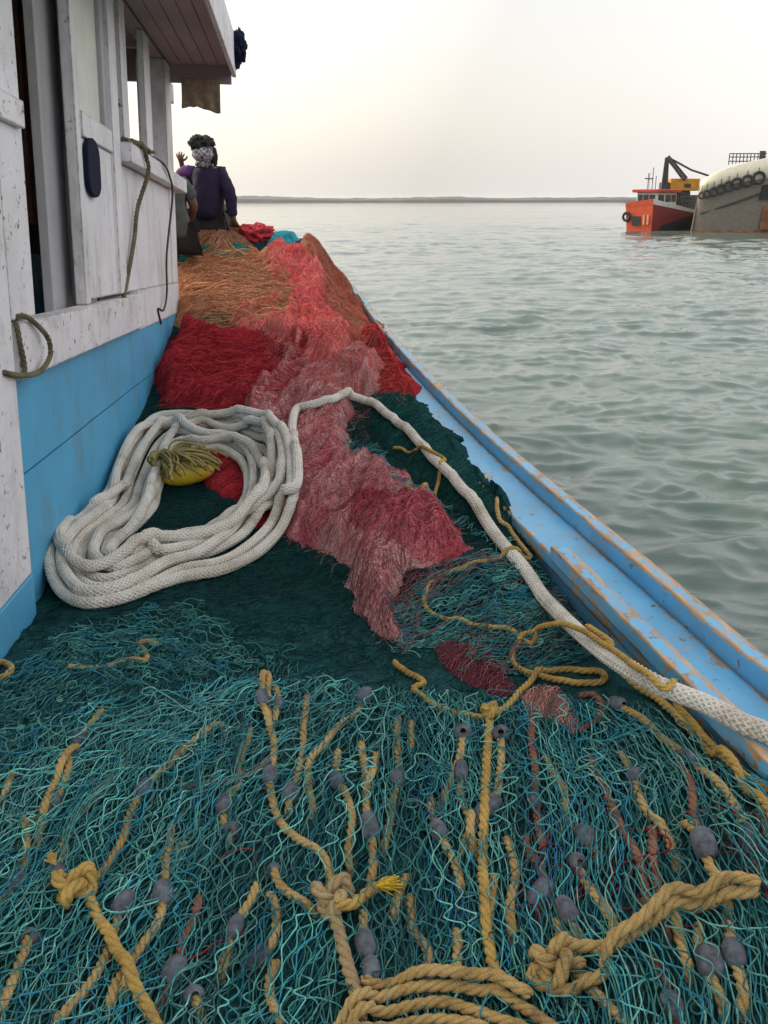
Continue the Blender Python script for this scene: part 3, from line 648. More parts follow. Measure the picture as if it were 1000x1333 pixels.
    if mesh:
        mc = [tuple(min(1, v*1.35) for v in q) for q in (fcol or cols)]
        pr = [netting(P, ang+da, du_, du_*2.6, mr, mc, seed+300+k_*20, .001+.004*k_, warp=(.12, .035), amp=.55, ds=du_*.62, soft=rag+.01, hump=.008+.004*k_, rnd=du_*.35, bunch=.03, inset=.035) for k_, (da, du_) in enumerate(((.15, mesh), (-.45, mesh*1.5)))]
        V, Q, c = join(pr)
        if len(Q): npmesh('fine_meshes', V, Q, M['fibre'], root, c)
    return root, P
def sd_full(sd, sl):
    A = np.full(Z.shape, -9.); A[sl] = sd; return A
def Z_ok(x, y):
    if True:
        lim = samp(NETLIM, x, y)
    s = (x-P0[0])*D[0]+(y-P0[1])*D[1]; n = (x-P0[0])*NN[0]+(y-P0[1])*NN[1]
    return ~((n < .004) & (s > -.37) & (s < 4.76)) & (x < lim-.004)
def m_netbody():
    m, t, b = nodes('net_body'); a = t.nodes.new('ShaderNodeAttribute'); a.attribute_name = 'Col'
    n = noise_n(t, 130, 4, .75); r = ramp(t, n.outputs[0], [(.34, (.30,)*3), (.52, (.85,)*3), (.72, (1.5,)*3)])
    t.links.new(mixc(t, 1., a.outputs['Color'], r.outputs[0], 'MULTIPLY'), b.inputs['Base Color']); b.inputs['Roughness'].default_value = .95; b.inputs['Specular IOR Level'].default_value = .08
    bump(t, b, n.outputs[0], .9, .008); return m
M['netbody'] = m_netbody()
DG = [(.003, .026, .028), (.005, .040, .041), (.009, .053, .052)]
# 0 the great dark green net under everything
ZB = ZH+.010*foldf(GX, GY, .3, .09, 77, 5)*sstep(0, .12, GI+cw-GX)
keep = ~INSIDE & (GX < GI+cw+.05) & ((ZB > gun-.03)) & (GX > np.where(GY < 2.2, -2.6, -3.39))
keep &= ~((GX < mid(GY)-.9))
k = np.clip(fbm(GX*2.2, GY*2.2, 3, 61)*.5+.5, 0, 1)[..., None]; fg_ = sstep(3.2, 2.4, GY)[..., None]; C0 = (np.array(DG[0])*(1-k)+np.array(DG[2])*k)*(1-fg_)+np.array((.018, .080, .083))*(.6+.8*k)*fg_; C0 = C0*(1+.4*vn(GX*60, GY*60, 5))[..., None]
base = tag(empty('fishing_net', (-.3, 4, -1.3)), 'dark bottle-green fine net spread widest, under the coloured nets and the rope coil', 'fishing net', 'nets heaped on the side deck')
raster_mesh('net_body', keep, ZB, M['netbody'], 1, np.clip(C0, 0, 1), base)
Z = np.where(keep, np.maximum(ZB, gun), np.maximum(Z, gun))
def fibres_over(poly, n, ang, cols, fr, fl, parent, curl=.6, lift=.012, seed=1, name='loose_meshes', m_=16, guard=True):
    P = np.array([hit(*q)[:2] for q in poly]); x0, y0 = P.min(0); x1, y1 = P.max(0)
    sx = x0+(x1-x0)*rng.random(n*3); sy = y0+(y1-y0)*rng.random(n*3); ok = polysd(P, sx, sy) > 0; x, y = sx[ok][:n], sy[ok][:n]; n = len(x)
    st = fl/m_*(.5+rng.random(n)); ph = rng.random(n)*70; th = ang+(rng.random(n)-.5)*.8+np.where(rng.random(n) < .5, math.pi, 0)
    X = np.zeros((n, m_)); Y = np.zeros((n, m_))
    for j in range(m_):
        X[:, j] = x; Y[:, j] = y; tj = th+curl*2.2*vn(ph+j*.3, ph*0, seed); x = x+np.sin(tj)*st; y = y+np.cos(tj)*st
    jj = np.arange(m_)/(m_-1); Zf = samp(Z, X, Y)+fr+(lift*rng.random((n, 1))**2)*np.sin(jj*math.pi)[None]
    ok = (polysd(P, X, Y)+.04*vn(X*9, Y*9, 5) > -.03) & Z_ok(X, Y)
    V, Q, c = tubes(np.stack([X, Y, Zf], -1), fr*(.8+.4*rng.random(n)), 3, ok, palette(n, cols, jit=.35)); return npmesh(name, V, Q, M['fibre'], parent, c)
fibres_over([(190, 520), (640, 520), (780, 790), (560, 1000), (0, 940), (0, 860)], 5200, .5, [(.006, .05, .05), (.012, .075, .07), (.004, .03, .035)], .0011, .3, base, .7, .012, 3)
G = 'nets heaped on the side deck'
def np_(*a, **k):
    r, P = net_patch(*a, **k); r['group'] = G; return r, P
BR = [(.22, .07, .03), (.46, .16, .07), (.62, .27, .14), (.32, .11, .05)]
RD = [(.20, .010, .018), (.36, .024, .036), (.48, .05, .055)]
CO = [(.48, .035, .045), (.75, .10, .10), (.78, .26, .22), (.58, .07, .075)]
MV = [(.16, .035, .045), (.25, .085, .095), (.30, .15, .14), (.20, .05, .06)]
PK = [(.24, .03, .045), (.36, .06, .08), (.42, .12, .13), (.28, .04, .06)]
np_('fishing_net', [(234, 352), (260, 336), (330, 330), (365, 352), (378, 392), (330, 424), (232, 420), (225, 380)], .05, .10, 1.45, .075, .05, BR, 'orange brown fine net with long ripples, close beside the forward end of the deckhouse', fib=2600, fl=.5, seed=2, el=14, curl=.3)
np_('fishing_net', [(390, 316), (425, 338), (462, 380), (500, 440), (505, 470), (470, 462), (440, 430), (420, 400), (405, 350)], .035, .08, -.3, .09, .035, [(.22, .05, .04), (.30, .12, .07), (.36, .20, .12), (.40, .07, .06)], 'reddish brown net sloping down to the blue gunwale beyond the coral net', fib=1500, seed=5, keepgun=True)
np_('fishing_net', [(236, 425), (262, 409), (320, 414), (345, 440), (300, 452), (238, 446)], .03, .06, 1.3, .08, .02, [(.004, .045, .035), (.008, .08, .06)], 'small green net fold between the orange brown and the crimson net', fib=500, seed=8)
np_('fishing_net', [(236, 432), (290, 436), (350, 444), (392, 440), (398, 480), (352, 528), (290, 530), (215, 524), (205, 490)], .055, .10, 1.2, .11, .065, RD, 'deep crimson net fold beside the deckhouse, above the rope coil', fib=2200, fl=.45, seed=12, curl=.35)
np_('fishing_net', [(478, 416), (505, 450), (530, 488), (552, 520), (500, 523), (440, 505), (436, 470), (470, 455)], .03, .07, -.5, .10, .03, [(.20, .008, .013), (.32, .02, .028), (.45, .06, .05)], 'bright red net fold running to the blue gunwale right of the mauve net', fib=1200, seed=14, keepgun=True)
np_('fishing_net', [(470, 524), (548, 522), (600, 575), (650, 640), (690, 710), (640, 700), (575, 655), (520, 600), (478, 560)], .03, .08, .6, .10, .02, DG, 'dark green net mound between the mauve net and the blue cap rail', fib=1400, seed=61, fcol=[(.006, .055, .05), (.012, .08, .07)])
np_('fishing_net', [(230, 560), (330, 560), (372, 600), (376, 660), (330, 690), (290, 640), (240, 612)], .02, .06, .9, .10, .02, RD, 'crimson net showing inside the white rope coil', fib=800, seed=16)
mv, _ = np_('fishing_net', [(370, 452), (430, 442), (500, 474), (492, 510), (462, 520), (448, 560), (462, 598), (520, 618), (592, 668), (612, 716), (568, 738), (524, 744), (520, 800), (528, 842), (486, 822), (456, 780), (452, 742), (392, 714), (356, 668), (346, 600), (322, 560), (300, 540), (352, 500)], .07, .09, .35, .13, .060, [(.32, .065, .085), (.46, .15, .155), (.50, .27, .25), (.36, .07, .09)], 'long mauve pink net running down the middle of the heap to the teal twine', fib=4200, fl=.16, fr=.0009, seed=21, curl=1.6)
np_('fishing_net', [(330, 334), (352, 318), (395, 322), (420, 350), (428, 392), (452, 420), (462, 452), (428, 470), (392, 462), (360, 444), (302, 420), (312, 402), (372, 396), (352, 356)], .05, .09, .15, .09, .04, CO, 'bright coral pink net draped over the crest of the heap', fib=2200, fl=.2, fr=.0009, seed=31, curl=1.2)
np_('fishing_net', [(480, 640), (560, 650), (600, 690), (596, 722), (540, 732), (500, 700), (452, 690), (440, 660)], .025, .06, 1.0, .07, .02, PK, 'raspberry red net lump lying at the broad end of the mauve net', fib=1300, fl=.14, fr=.0009, seed=33, curl=1.8)
np_('fishing_net', [(240, 316), (300, 318), (330, 330), (300, 342), (236, 338)], .02, .05, 1.3, .07, .015, [(.01, .13, .10), (.02, .20, .16)], 'turquoise green net strip at the feet of the seated people', fib=400, seed=35)
np_('fishing_net', [(252, 306), (290, 292), (326, 298), (330, 318), (290, 326), (250, 326)], .09, .12, 1.2, .08, .03, [(.12, .05, .03), (.20, .085, .05), (.26, .13, .08)], 'brown net mound right behind the seated people', fib=700, seed=36)
red_ball_at = atd(331, 297, 9.15)
np_('fishing_net', [(330, 304), (360, 299), (388, 312), (384, 320), (350, 318)], .05, .08, 1.2, .07, .02, [(.02, .22, .28), (.05, .35, .42)], 'bright cyan net lump on the far crest of the heap', fib=400, seed=38, keepgun=True)
BRL = [(.62, .30, .15), (.48, .20, .09), (.70, .40, .24), (.30, .11, .05)]
last = bpy.data.objects
nets_ = [o for o in COL.objects if o.name.startswith('fishing_net') and o.type == 'EMPTY']
def by(txt): return [o for o in nets_ if txt in o['label']][0]
fibres_over([(228, 345), (330, 326), (372, 360), (380, 395), (330, 428), (228, 424)], 1500, 1.45, BRL, .0016, .9, by('orange brown'), .22, .02, 51, 'long_strands')
fibres_over([(215, 430), (395, 438), (400, 480), (350, 530), (210, 528)], 1100, 1.25, [(.34, .02, .03), (.50, .05, .06), (.22, .01, .02)], .0012, .7, by('deep crimson'), .25, .02, 52, 'long_strands')
fibres_over([(300, 400), (350, 330), (420, 340), (470, 440), (500, 470), (480, 510), (360, 500), (350, 450)], 1500, .2, [(.80, .20, .18), (.72, .12, .13), (.78, .36, .30)], .0010, .4, by('coral'), 1.0, .014, 53, 'long_strands')
fibres_over([(360, 440), (470, 430), (510, 500), (470, 560), (500, 610), (600, 680), (610, 720), (560, 750), (530, 850), (480, 830), (440, 740), (350, 680), (320, 560), (300, 520)], 500, .35, [(.46, .18, .18), (.42, .12, .13), (.48, .28, .26), (.34, .08, .10)], .0009, .3, mv, 1.6, .010, 54, 'long_strands')
fibres_over([(400, 320), (470, 380), (545, 500), (520, 530), (470, 450), (420, 380)], 900, -.4, [(.55, .12, .09), (.40, .20, .12), (.5, .05, .05)], .0012, .5, by('reddish brown'), .6, .02, 55, 'long_strands')
# 1 the teal twine net in the foreground: stretched diamond meshes in several slack layers
PF = pw([(-260, 1000), (-60, 905), (60, 850), (190, 812), (300, 842), (392, 862), (470, 892), (540, 895), (600, 905), (680, 915), (760, 912), (850, 915), (960, 985), (1040, 1060), (1300, 1300), (1300, 1500), (-300, 1500)])
PR = pw([(-260, 1050), (-20, 985), (120, 930), (300, 905), (420, 895), (560, 908), (800, 925), (930, 990), (1060, 1100), (1300, 1300), (1300, 1500), (-300, 1500)])
twine = tag(empty('twine_net', (0, 1.8, -1.3)), 'coarse teal twine net with open knotted meshes filling the whole foreground', 'fishing net', G)
parts = []
parts.append(netting(PF, .18, .0110, .042, .0016, TEAL, 100, .002, fan=-.05, hump=.010, warp=(.12, .020), rnd=.0022))
parts.append(netting(PR, .02, .0100, .046, .0017, TEAL, 130, .010, fan=-.10, hump=.018, warp=(.14, .020), rnd=.0022))
V, Q, c = join(parts); npmesh('lower_meshes', V, Q, M['strand'], twine, c)
# side nets of the same twine: over the dark green on the left and under the loops on the right
PL = pw([(0, 870), (120, 815), (262, 790), (300, 830), (380, 850), (300, 885), (150, 905), (60, 960), (0, 1010)])
PU = pw([(566, 745), (640, 722), (700, 750), (760, 800), (800, 862), (700, 880), (640, 880), (560, 850), (520, 858), (510, 790)])
PT = pw([(440, 545), (500, 580), (508, 645), (560, 650), (620, 690), (690, 720), (720, 770), (640, 730), (600, 660), (520, 620), (470, 600)])
V, Q, c = join([netting(PL, -.9, .022, .032, .0015, TEAL, 210, .006, warp=(.14, .06), amp=.5), netting(PU, 1.25, .012, .030, .0016, TEAL+[(.15, .12, .13)], 230, .006, warp=(.12, .05), rnd=.007),
    netting(PU, .9, .016, .030, .0016, [(.10, .10, .11), (.04, .18, .18), (.18, .10, .10)], 240, .012, warp=(.16, .06), rnd=.008), netting(PT, .9, .017, .028, .0016, TEAL, 250, .006, warp=(.12, .06), rnd=.008),
    curls(PU, 260, .0017, TEAL, 5), curls(PL, 160, .0016, TEAL, 6, .03, .3)])
npmesh('side_meshes', V, Q, M['strand'], twine, c)
# ---------------------------------------------------------------- float lines threaded through the twine net
M['float'] = m_simple('grey_float', (.095, .105, .125), .75, .55, 45, .4, spec=.2)
M['floatend'] = m_simple('float_hole', (.01, .01, .012), .8)
def float_prof(L=.060, r=.0185, k=14, m_=11):
    t = np.linspace(-1, 1, m_); rr = r*np.clip(1-np.abs(t)**3.2, 0, 1)**.42; rr = np.maximum(rr, r*.32); x = t*L/2
    a = np.arange(k)*2*math.pi/k; V = np.stack([np.repeat(x, k), np.outer(rr, np.cos(a)).ravel(), np.outer(rr, np.sin(a)).ravel()], 1)
    idx = np.arange(m_*k).reshape(m_, k); Q = np.stack([idx[:-1], np.roll(idx[:-1], -1, 1), np.roll(idx[1:], -1, 1), idx[1:]], -1).reshape(-1, 4); return V, Q
def add_float(P, s_idx, parent, size=1.):
    i = int(np.clip(s_idx, 2, len(P)-3)); t = P[i+2]-P[i-2]; t /= np.linalg.norm(t); sd_v = np.cross(t, (0, 0, 1.)); sd_v /= np.linalg.norm(sd_v); up = np.cross(sd_v, t)
    V, Q = float_prof(.058*size*(.9+.2*rng.random()), .0175*size*(.9+.2*rng.random())); X = P[i]+V[:, :1]*t+V[:, 1:2]*sd_v+V[:, 2:]*up+np.array([0, 0, .004]); o = npmesh('float', X, Q, M['float'], parent)
    return o
GF = 'yellow float lines woven through the teal net'
def fline(pts, floats, label, rad=.0094, m='yrope', lift=.006, sink=.0):
    P = lay(pts, rad, ds=.006, smooth=2, jit=.008, lift=lift, sink=sink)
    s_ = np.arange(len(P))*.006; P[:, 2] -= .028*(1-sstep(0, .035, s_))+.028*(1-sstep(0, .035, s_[-1]-s_))-.004*fbm(s_*14, s_*0+rng.random()*50, 2, 3)
    c = P[len(P)//2]; root = tag(empty('float_line', tuple(c)), label, 'float line', GF)
    V, Q, cc = twisted(P, rad); npmesh('line', V, Q, M[m], root)
    Wp = np.array([hit(*f, Z, .02) for f in floats]) if floats else []
    for q in Wp: add_float(P, int(np.argmin(((P[:, :2]-q[:2])**2).sum(1))), root, .92+.3*rng.random())
    return P
fl_specs = [
 ([(302, 948), (276, 948), (240, 978), (205, 1010), (172, 1050), (160, 1090), (142, 1130), (112, 1160)], [(206, 1028)], 'float line arching from under the grey stick to the left knot'),
 ([(178, 985), (150, 1010), (120, 1045), (92, 1082), (78, 1122), (66, 1150)], [(97, 1136)], 'float line just left of the arching one, ending in the left knot', ),
 ([(90, 970), (84, 1010), (60, 1060), (25, 1080)], [(92, 1050)], 'short float line at the left edge beside a small grey float'),
 ([(20, 1000), (8, 1030), (-6, 1050)], [], 'float line cut by the left frame edge, upper one'),
 ([(222, 1065), (218, 1110), (212, 1160), (205, 1200), (178, 1240), (150, 1290), (140, 1330)], [(146, 1170)], 'long float line hanging straight between the two knots'),
 ([(42, 1212), (28, 1250), (5, 1300), (-10, 1330)], [(48, 1192)], 'float line with a grey float at the lower left corner'),
 ([(172, 1160), (150, 1195), (128, 1260), (95, 1310), (60, 1345)], [(140, 1172)], 'float line crossing behind the rope of the left knot'),
 ([(350, 890), (362, 915), (352, 945), (346, 880), (338, 912), (356, 968), (352, 1020), (358, 1062), (385, 1095), (420, 1120), (430, 1160), (433, 1170)], [(340, 914), (371, 915), (348, 1010)], 'float line running from the top loop down to the middle knot'),
 ([(484, 892), (462, 930), (430, 962), (405, 990), (402, 1020), (410, 1060)], [(448, 906)], 'float line with the free end pointing up at the top of the twine net'),
 ([(352, 1125), (360, 1150), (385, 1170), (418, 1186)], [(338, 1132)], 'short curved float line joining the middle knot from the left'),
 ([(340, 1140), (330, 1170), (312, 1200), (292, 1245), (280, 1280)], [(330, 1210)], 'float line lashed with red twine left of the middle knot'),
 ([(342, 1160), (356, 1190), (350, 1235), (322, 1250)], [(335, 1262)], 'hooked float line beside the red lashing'),
 ([(470, 960), (476, 1010), (476, 1060), (482, 1090), (484, 1130), (478, 1160)], [(475, 1078)], 'float line with a grey float above the yellow frayed end'),
 ([(362, 1240), (350, 1290), (372, 1340)], [], 'float line bending below the hooked one'),
 ([(494, 975), (480, 1020), (470, 1040)], [], 'short float line near the middle of the twine net'),
 ([(475, 1180), (472, 1220), (478, 1260), (480, 1300)], [(486, 1225), (476, 1262)], 'float line with two grey floats below the middle knot'),
 ([(603, 950), (598, 990), (582, 1030), (566, 1060), (560, 1062)], [(603, 953)], 'float line below the grey float left of the hanging yellow rope'),
 ([(556, 1030), (564, 1072), (580, 1105), (596, 1140), (604, 1165)], [(570, 1084)], 'float line with a big grey float left of the hanging yellow rope'),
 ([(650, 950), (648, 1000), (640, 1050), (610, 1085), (596, 1115)], [(649, 955), (646, 1055)], 'float line passing behind the hanging yellow rope'),
 ([(645, 1130), (640, 1170), (636, 1200), (640, 1180)], [], 'stub of float line touching the hanging yellow rope'),
 ([(532, 935), (534, 980)], [], 'short stub of float line left of the floats near the pink net'),
 ([(768, 985), (778, 1025), (800, 1075), (822, 1115), (838, 1160), (845, 1205)], [], 'red brown lashed float line right of the pink net corner'),
 ([(745, 1110), (760, 1150), (785, 1190), (802, 1222)], [(752, 1118)], 'float line ending at the rope splice'),
 ([(715, 1165), (735, 1185), (760, 1235)], [(736, 1192)], 'float line with a grey float above the rope splice'),
 ([(792, 915), (830, 940), (862, 968), (890, 985), (930, 1020), (960, 1065), (980, 1100)], [(792, 920), (892, 988), (978, 1096)], 'long float line with three grey floats beside the blue bulwark'),
 ([(870, 990), (896, 1025), (905, 1075), (930, 1130), (950, 1170)], [], 'frayed float line left of the long one at the bulwark'),
 ([(848, 1070), (852, 1130), (860, 1180), (870, 1230)], [], 'reddish float line above the right rope splice end'),
 ([(655, 1085), (668, 1140), (660, 1190), (668, 1230)], [], 'float line right of the hanging yellow rope, lower half'),
 ([(940, 1190), (950, 1240), (965, 1290), (970, 1330)], [(975, 1240)], 'float line at the right edge below the splice'),
 ([(588, 1205), (592, 1260), (590, 1290)], [], 'short float line left of the foot of the hanging yellow rope'),
 ([(530, 1130), (515, 1170), (512, 1200)], [], 'short float line right of the frayed yellow end'),
 ([(870, 1190), (885, 1240), (900, 1280)], [], 'float line below the splice near a pink thread'),
 ([(720, 1190), (745, 1260), (790, 1310), (830, 1350)], [], 'float line running from the splice to the bottom edge'),
 ([(1000, 1010), (990, 1050), (1005, 1090)], [], 'float line at the right edge above the splice'),
 ([(255, 1095), (232, 1100), (226, 1110)], [], 'tiny stub of float line near the long straight one'),
 ([(180, 1265), (150, 1300)], [], 'short thick stub of float line at the lower left'),
 ([(300, 1070), (296, 1100)], [(205, 1035)], 'thin stub of float line above the red lashing'),
 ([(250, 1290), (262, 1340)], [(250, 1288)], 'float line with a grey float at the bottom left of the middle knot'),
]
for sp_ in fl_specs:
    red = 'red' in sp_[2][:12] or 'frayed float' in sp_[2]
    fline(sp_[0], sp_[1], sp_[2], m='redrope' if red else 'yrope', sink=.002)
r4 = np.random.default_rng(21); wh_ = ['left of', 'right of', 'below', 'above']
deep = [((120, 940), (60, 1060), 'the left knot and the small top loop'), ((30, 1100), (-10, 1200), 'the left edge and the left knot'), ((255, 1180), (215, 1300), 'the left knot rope and the red lashing'), ((395, 930), (385, 1030), 'the top loop and the pointing free end'),
 ((440, 1000), (452, 1110), 'the middle knot and the bend above it'), ((520, 960), (505, 1080), 'the middle knot and the big grey float'), ((690, 960), (700, 1080), 'the hanging yellow rope and the red brown line'), ((715, 1000), (760, 1090), 'the salmon net corner and the rope splice'),
 ((820, 1000), (870, 1100), 'the red brown line and the bulwark'), ((890, 1080), (935, 1170), 'the bulwark lines and the splice tip'), ((690, 1100), (708, 1180), 'the hanging yellow rope and the splice knot'), ((540, 1180), (552, 1270), 'the middle knot and the bottom coil'),
 ((600, 1010), (612, 1090), 'the big grey float and the hanging yellow rope'), ((910, 1220), (935, 1310), 'the splice and the bottom right corner'), ((845, 1250), (880, 1330), 'the splice knot and the bottom right corner'), ((320, 960), (300, 1050), 'the arching float line and the top loop')]
for k_, (a, b_, wtxt) in enumerate(deep):
    a = np.array(a, float); b_ = np.array(b_, float); pts = [tuple(a+(b_-a)*f+r4.normal(0, 5, 2)) for f in np.linspace(-.25, 1.35, 6)]
    fline(pts, [pts[1+k_ % 4]], 'half-buried float line between '+wtxt, m='redrope' if k_ % 4 == 2 else 'yrope', sink=.006)
# upper, thinner layer of the twine over the float lines
PA = pw([(-260, 1080), (30, 1000), (160, 940), (330, 890), (480, 905), (480, 1060), (440, 1200), (420, 1500), (-300, 1500)])
PB = pw([(500, 905), (700, 925), (850, 925), (960, 1000), (1060, 1100), (1300, 1300), (1300, 1500), (430, 1500), (480, 1150)])
PC = pw([(520, 930), (560, 930), (570, 1030), (590, 1120), (680, 1160), (735, 1000), (750, 1060), (720, 1160), (690, 1280), (600, 1300), (560, 1150), (530, 1040)])
TEAL2 = [tuple(1.5*v for v in q) for q in TEAL]+[(.16, .36, .33)]
PA2 = pw([(-60, 1000), (160, 920), (330, 890), (400, 960), (360, 1080), (200, 1120), (-60, 1200)])
V, Q, c = join([netting(PA, .34, .0125, .050, .0017, TEAL2, 310, .016, warp=(.17, .028), hump=.024, rnd=.0026), netting(PB, -.08, .0110, .050, .0017, TEAL2, 330, .014, warp=(.12, .026), hump=.024, rnd=.0026),
    netting(PA2, .75, .036, .045, .0017, TEAL2, 350, .022, warp=(.22, .07), hump=.02, rnd=.006), netting(PR, .1, .026, .034, .0016, TEAL2, 390, .022, warp=(.14, .04), hump=.022, rnd=.003, amp=.62), curls(PR, 160, .0017, TEAL2, 9, .03, .34, 2.0), netting(PC, .05, .015, .055, .0018, BLUE, 370, .016, warp=(.14, .04), hump=.02)])
npmesh('upper_meshes', V, Q, M['strand'], twine, c)
REDT = [(.25, .02, .035), (.35, .05, .05), (.18, .02, .03)]
for poly, n, lab in (([(300, 1110), (345, 1120), (340, 1180), (290, 1260), (262, 1300), (240, 1340), (225, 1330), (285, 1220), (318, 1150)], 90, 'red lashing twine around the float line left of the middle knot'),
                     ([(765, 990), (785, 1000), (850, 1130), (870, 1190), (850, 1200), (800, 1110)], 70, 'red lashing twine along the line below the pink net corner'),
                     ([(700, 1060), (740, 1060), (870, 1180), (905, 1260), (880, 1270), (800, 1220), (700, 1180)], 60, 'thin crimson threads above the rope splice'),
                     ([(900, 1060), (1000, 1100), (1000, 1180), (930, 1120)], 30, 'red threads caught in the net at the right edge')):
    V, Q, c = curls(pw(poly), max(8, n//3), .0016, REDT, 12, .02, .22, .9); tag(npmesh('lashing_twine', V, Q, M['strand'], None, c), lab, 'twine', 'red twine caught in the teal net')
# mauve and pink mesh corners lying on the twine
def mesh_net(poly, ang, cols, label, du=.006, cell=.011, rad=.0011, seed=400, T=.012, bodycol=None):
    r, P = np_('fishing_net', poly, T, .05, ang, .05, .012, bodycol or cols, label, fib=500, fr=.0010, fl=.12, seed=seed, rag=.02, keepgun=True, mesh=0)
    V, Q, c = netting(P, ang, du, cell, rad, cols, seed, .004, warp=(.05, .02), ds=.0035, soft=.015, hump=.006, rnd=.002); npmesh('mesh_sheet', V, Q, M['strand'], r, c)
mesh_net([(560, 842), (600, 838), (640, 850), (662, 880), (672, 905), (640, 910), (600, 890), (572, 870)], .7, [(.26, .07, .09), (.34, .12, .13), (.2, .04, .06)], 'dusky pink net scrap under the thin yellow rope loops', seed=410, bodycol=[(.08, .03, .04), (.15, .04, .05)])
mesh_net([(678, 908), (716, 898), (740, 912), (756, 955), (745, 962), (710, 940), (682, 930)], .5, [(.46, .22, .19), (.55, .30, .25)], 'pale salmon net corner at the top of the teal twine, left of the red loop', seed=430, bodycol=[(.28, .12, .10), (.38, .18, .15)])
V, Q, c = netting(pw([(452, 745), (600, 740), (560, 800), (535, 850), (490, 830), (462, 790)]), .2, .009, .016, .0011, MV+[(.2, .2, .21)], 450, .006, warp=(.09, .04), ds=.004, rnd=.003); npmesh('mesh_sheet', V, Q, M['strand'], mv, c)
# ---------------------------------------------------------------- the big white rope
CO_ = np.array([(216, 539), (258, 543), (303, 547), (342, 559), (368, 578), (383, 608), (386, 645), (378, 674), (356, 700), (330, 724), (290, 740), (240, 750), (195, 768), (150, 784), (110, 786), (82, 775), (68, 752), (74, 728), (94, 704), (122, 680), (140, 650), (152, 616), (168, 580), (190, 550)], float)
CI_ = np.array([(232, 572), (262, 566), (292, 567), (314, 578), (330, 594), (336, 616), (332, 642), (322, 662), (304, 674), (276, 684), (246, 692), (215, 700), (190, 712), (172, 724), (152, 736), (136, 740), (124, 734), (128, 720), (144, 706), (166, 690), (182, 668), (190, 640), (200, 612), (214, 586)], float)
CI_ = CI_+(np.array([246., 640.])-CI_)*np.where(CI_[:, 1] < 690, .24, .10)[:, None]
nO = 24; start = 13; path = []; seq = [1, .78, .56, .34, .13, .0, .66, .28, .88, .45, .04]; wig = [0, .02, .03, .03, .03, .04, .14, .16, .16, .14, 0]
offs = [(0, 0)]*5+[(0, 0), (16, -9), (-14, 8), (12, 9), (-9, -6), (0, 0)]
for kk in range(len(seq)-1):
    for i in range(nO):
        f = sstep(8, 24, i) if kk < 5 else sstep(5, 24, i); j = (i+start) % nO; wv = seq[kk]*(1-f)+seq[kk+1]*f+wig[kk]*math.sin(i/nO*2*math.pi*2+kk*1.7)
        of = np.array(offs[kk])*(1-f)+np.array(offs[kk+1])*f; path.append(tuple(CO_[j]*(1-wv)+CI_[j]*wv+of))
tailp = [(376, 668), (386, 645), (387, 615), (382, 585), (380, 556), (386, 536), (404, 526), (430, 520), (455, 519), (480, 525), (505, 541), (535, 567), (565, 600), (600, 641), (630, 679), (660, 716), (690, 753), (712, 783, -1.15), (740, 812, -1.125), (770, 839, -1.095), (805, 864, -1.055), (845, 884, -1.02), (880, 899, -1.015), (920, 917, -1.02), (965, 944, -1.03), (1010, 968, -1.04), (1090, 1014, -1.03), (1200, 1085, -1.02)]
k = np.argmin([(p_[0]-380)**2+(p_[1]-668)**2+(0 if i > len(path)-26 else 1e6) for i, p_ in enumerate(path)])
path = path[:k+1]+tailp[1:]
# lower part of the coil is laid first, each turn resting on those under it
P = lay(path, .0200, ds=.009, smooth=7, maxup=.10)
V, Q, c = braided(P, .0212)
tag(npmesh('braided_rope', V, Q, M['wrope'], None, c), 'thick white braided rope coiled beside the deckhouse and led away over the cap rail', 'rope')
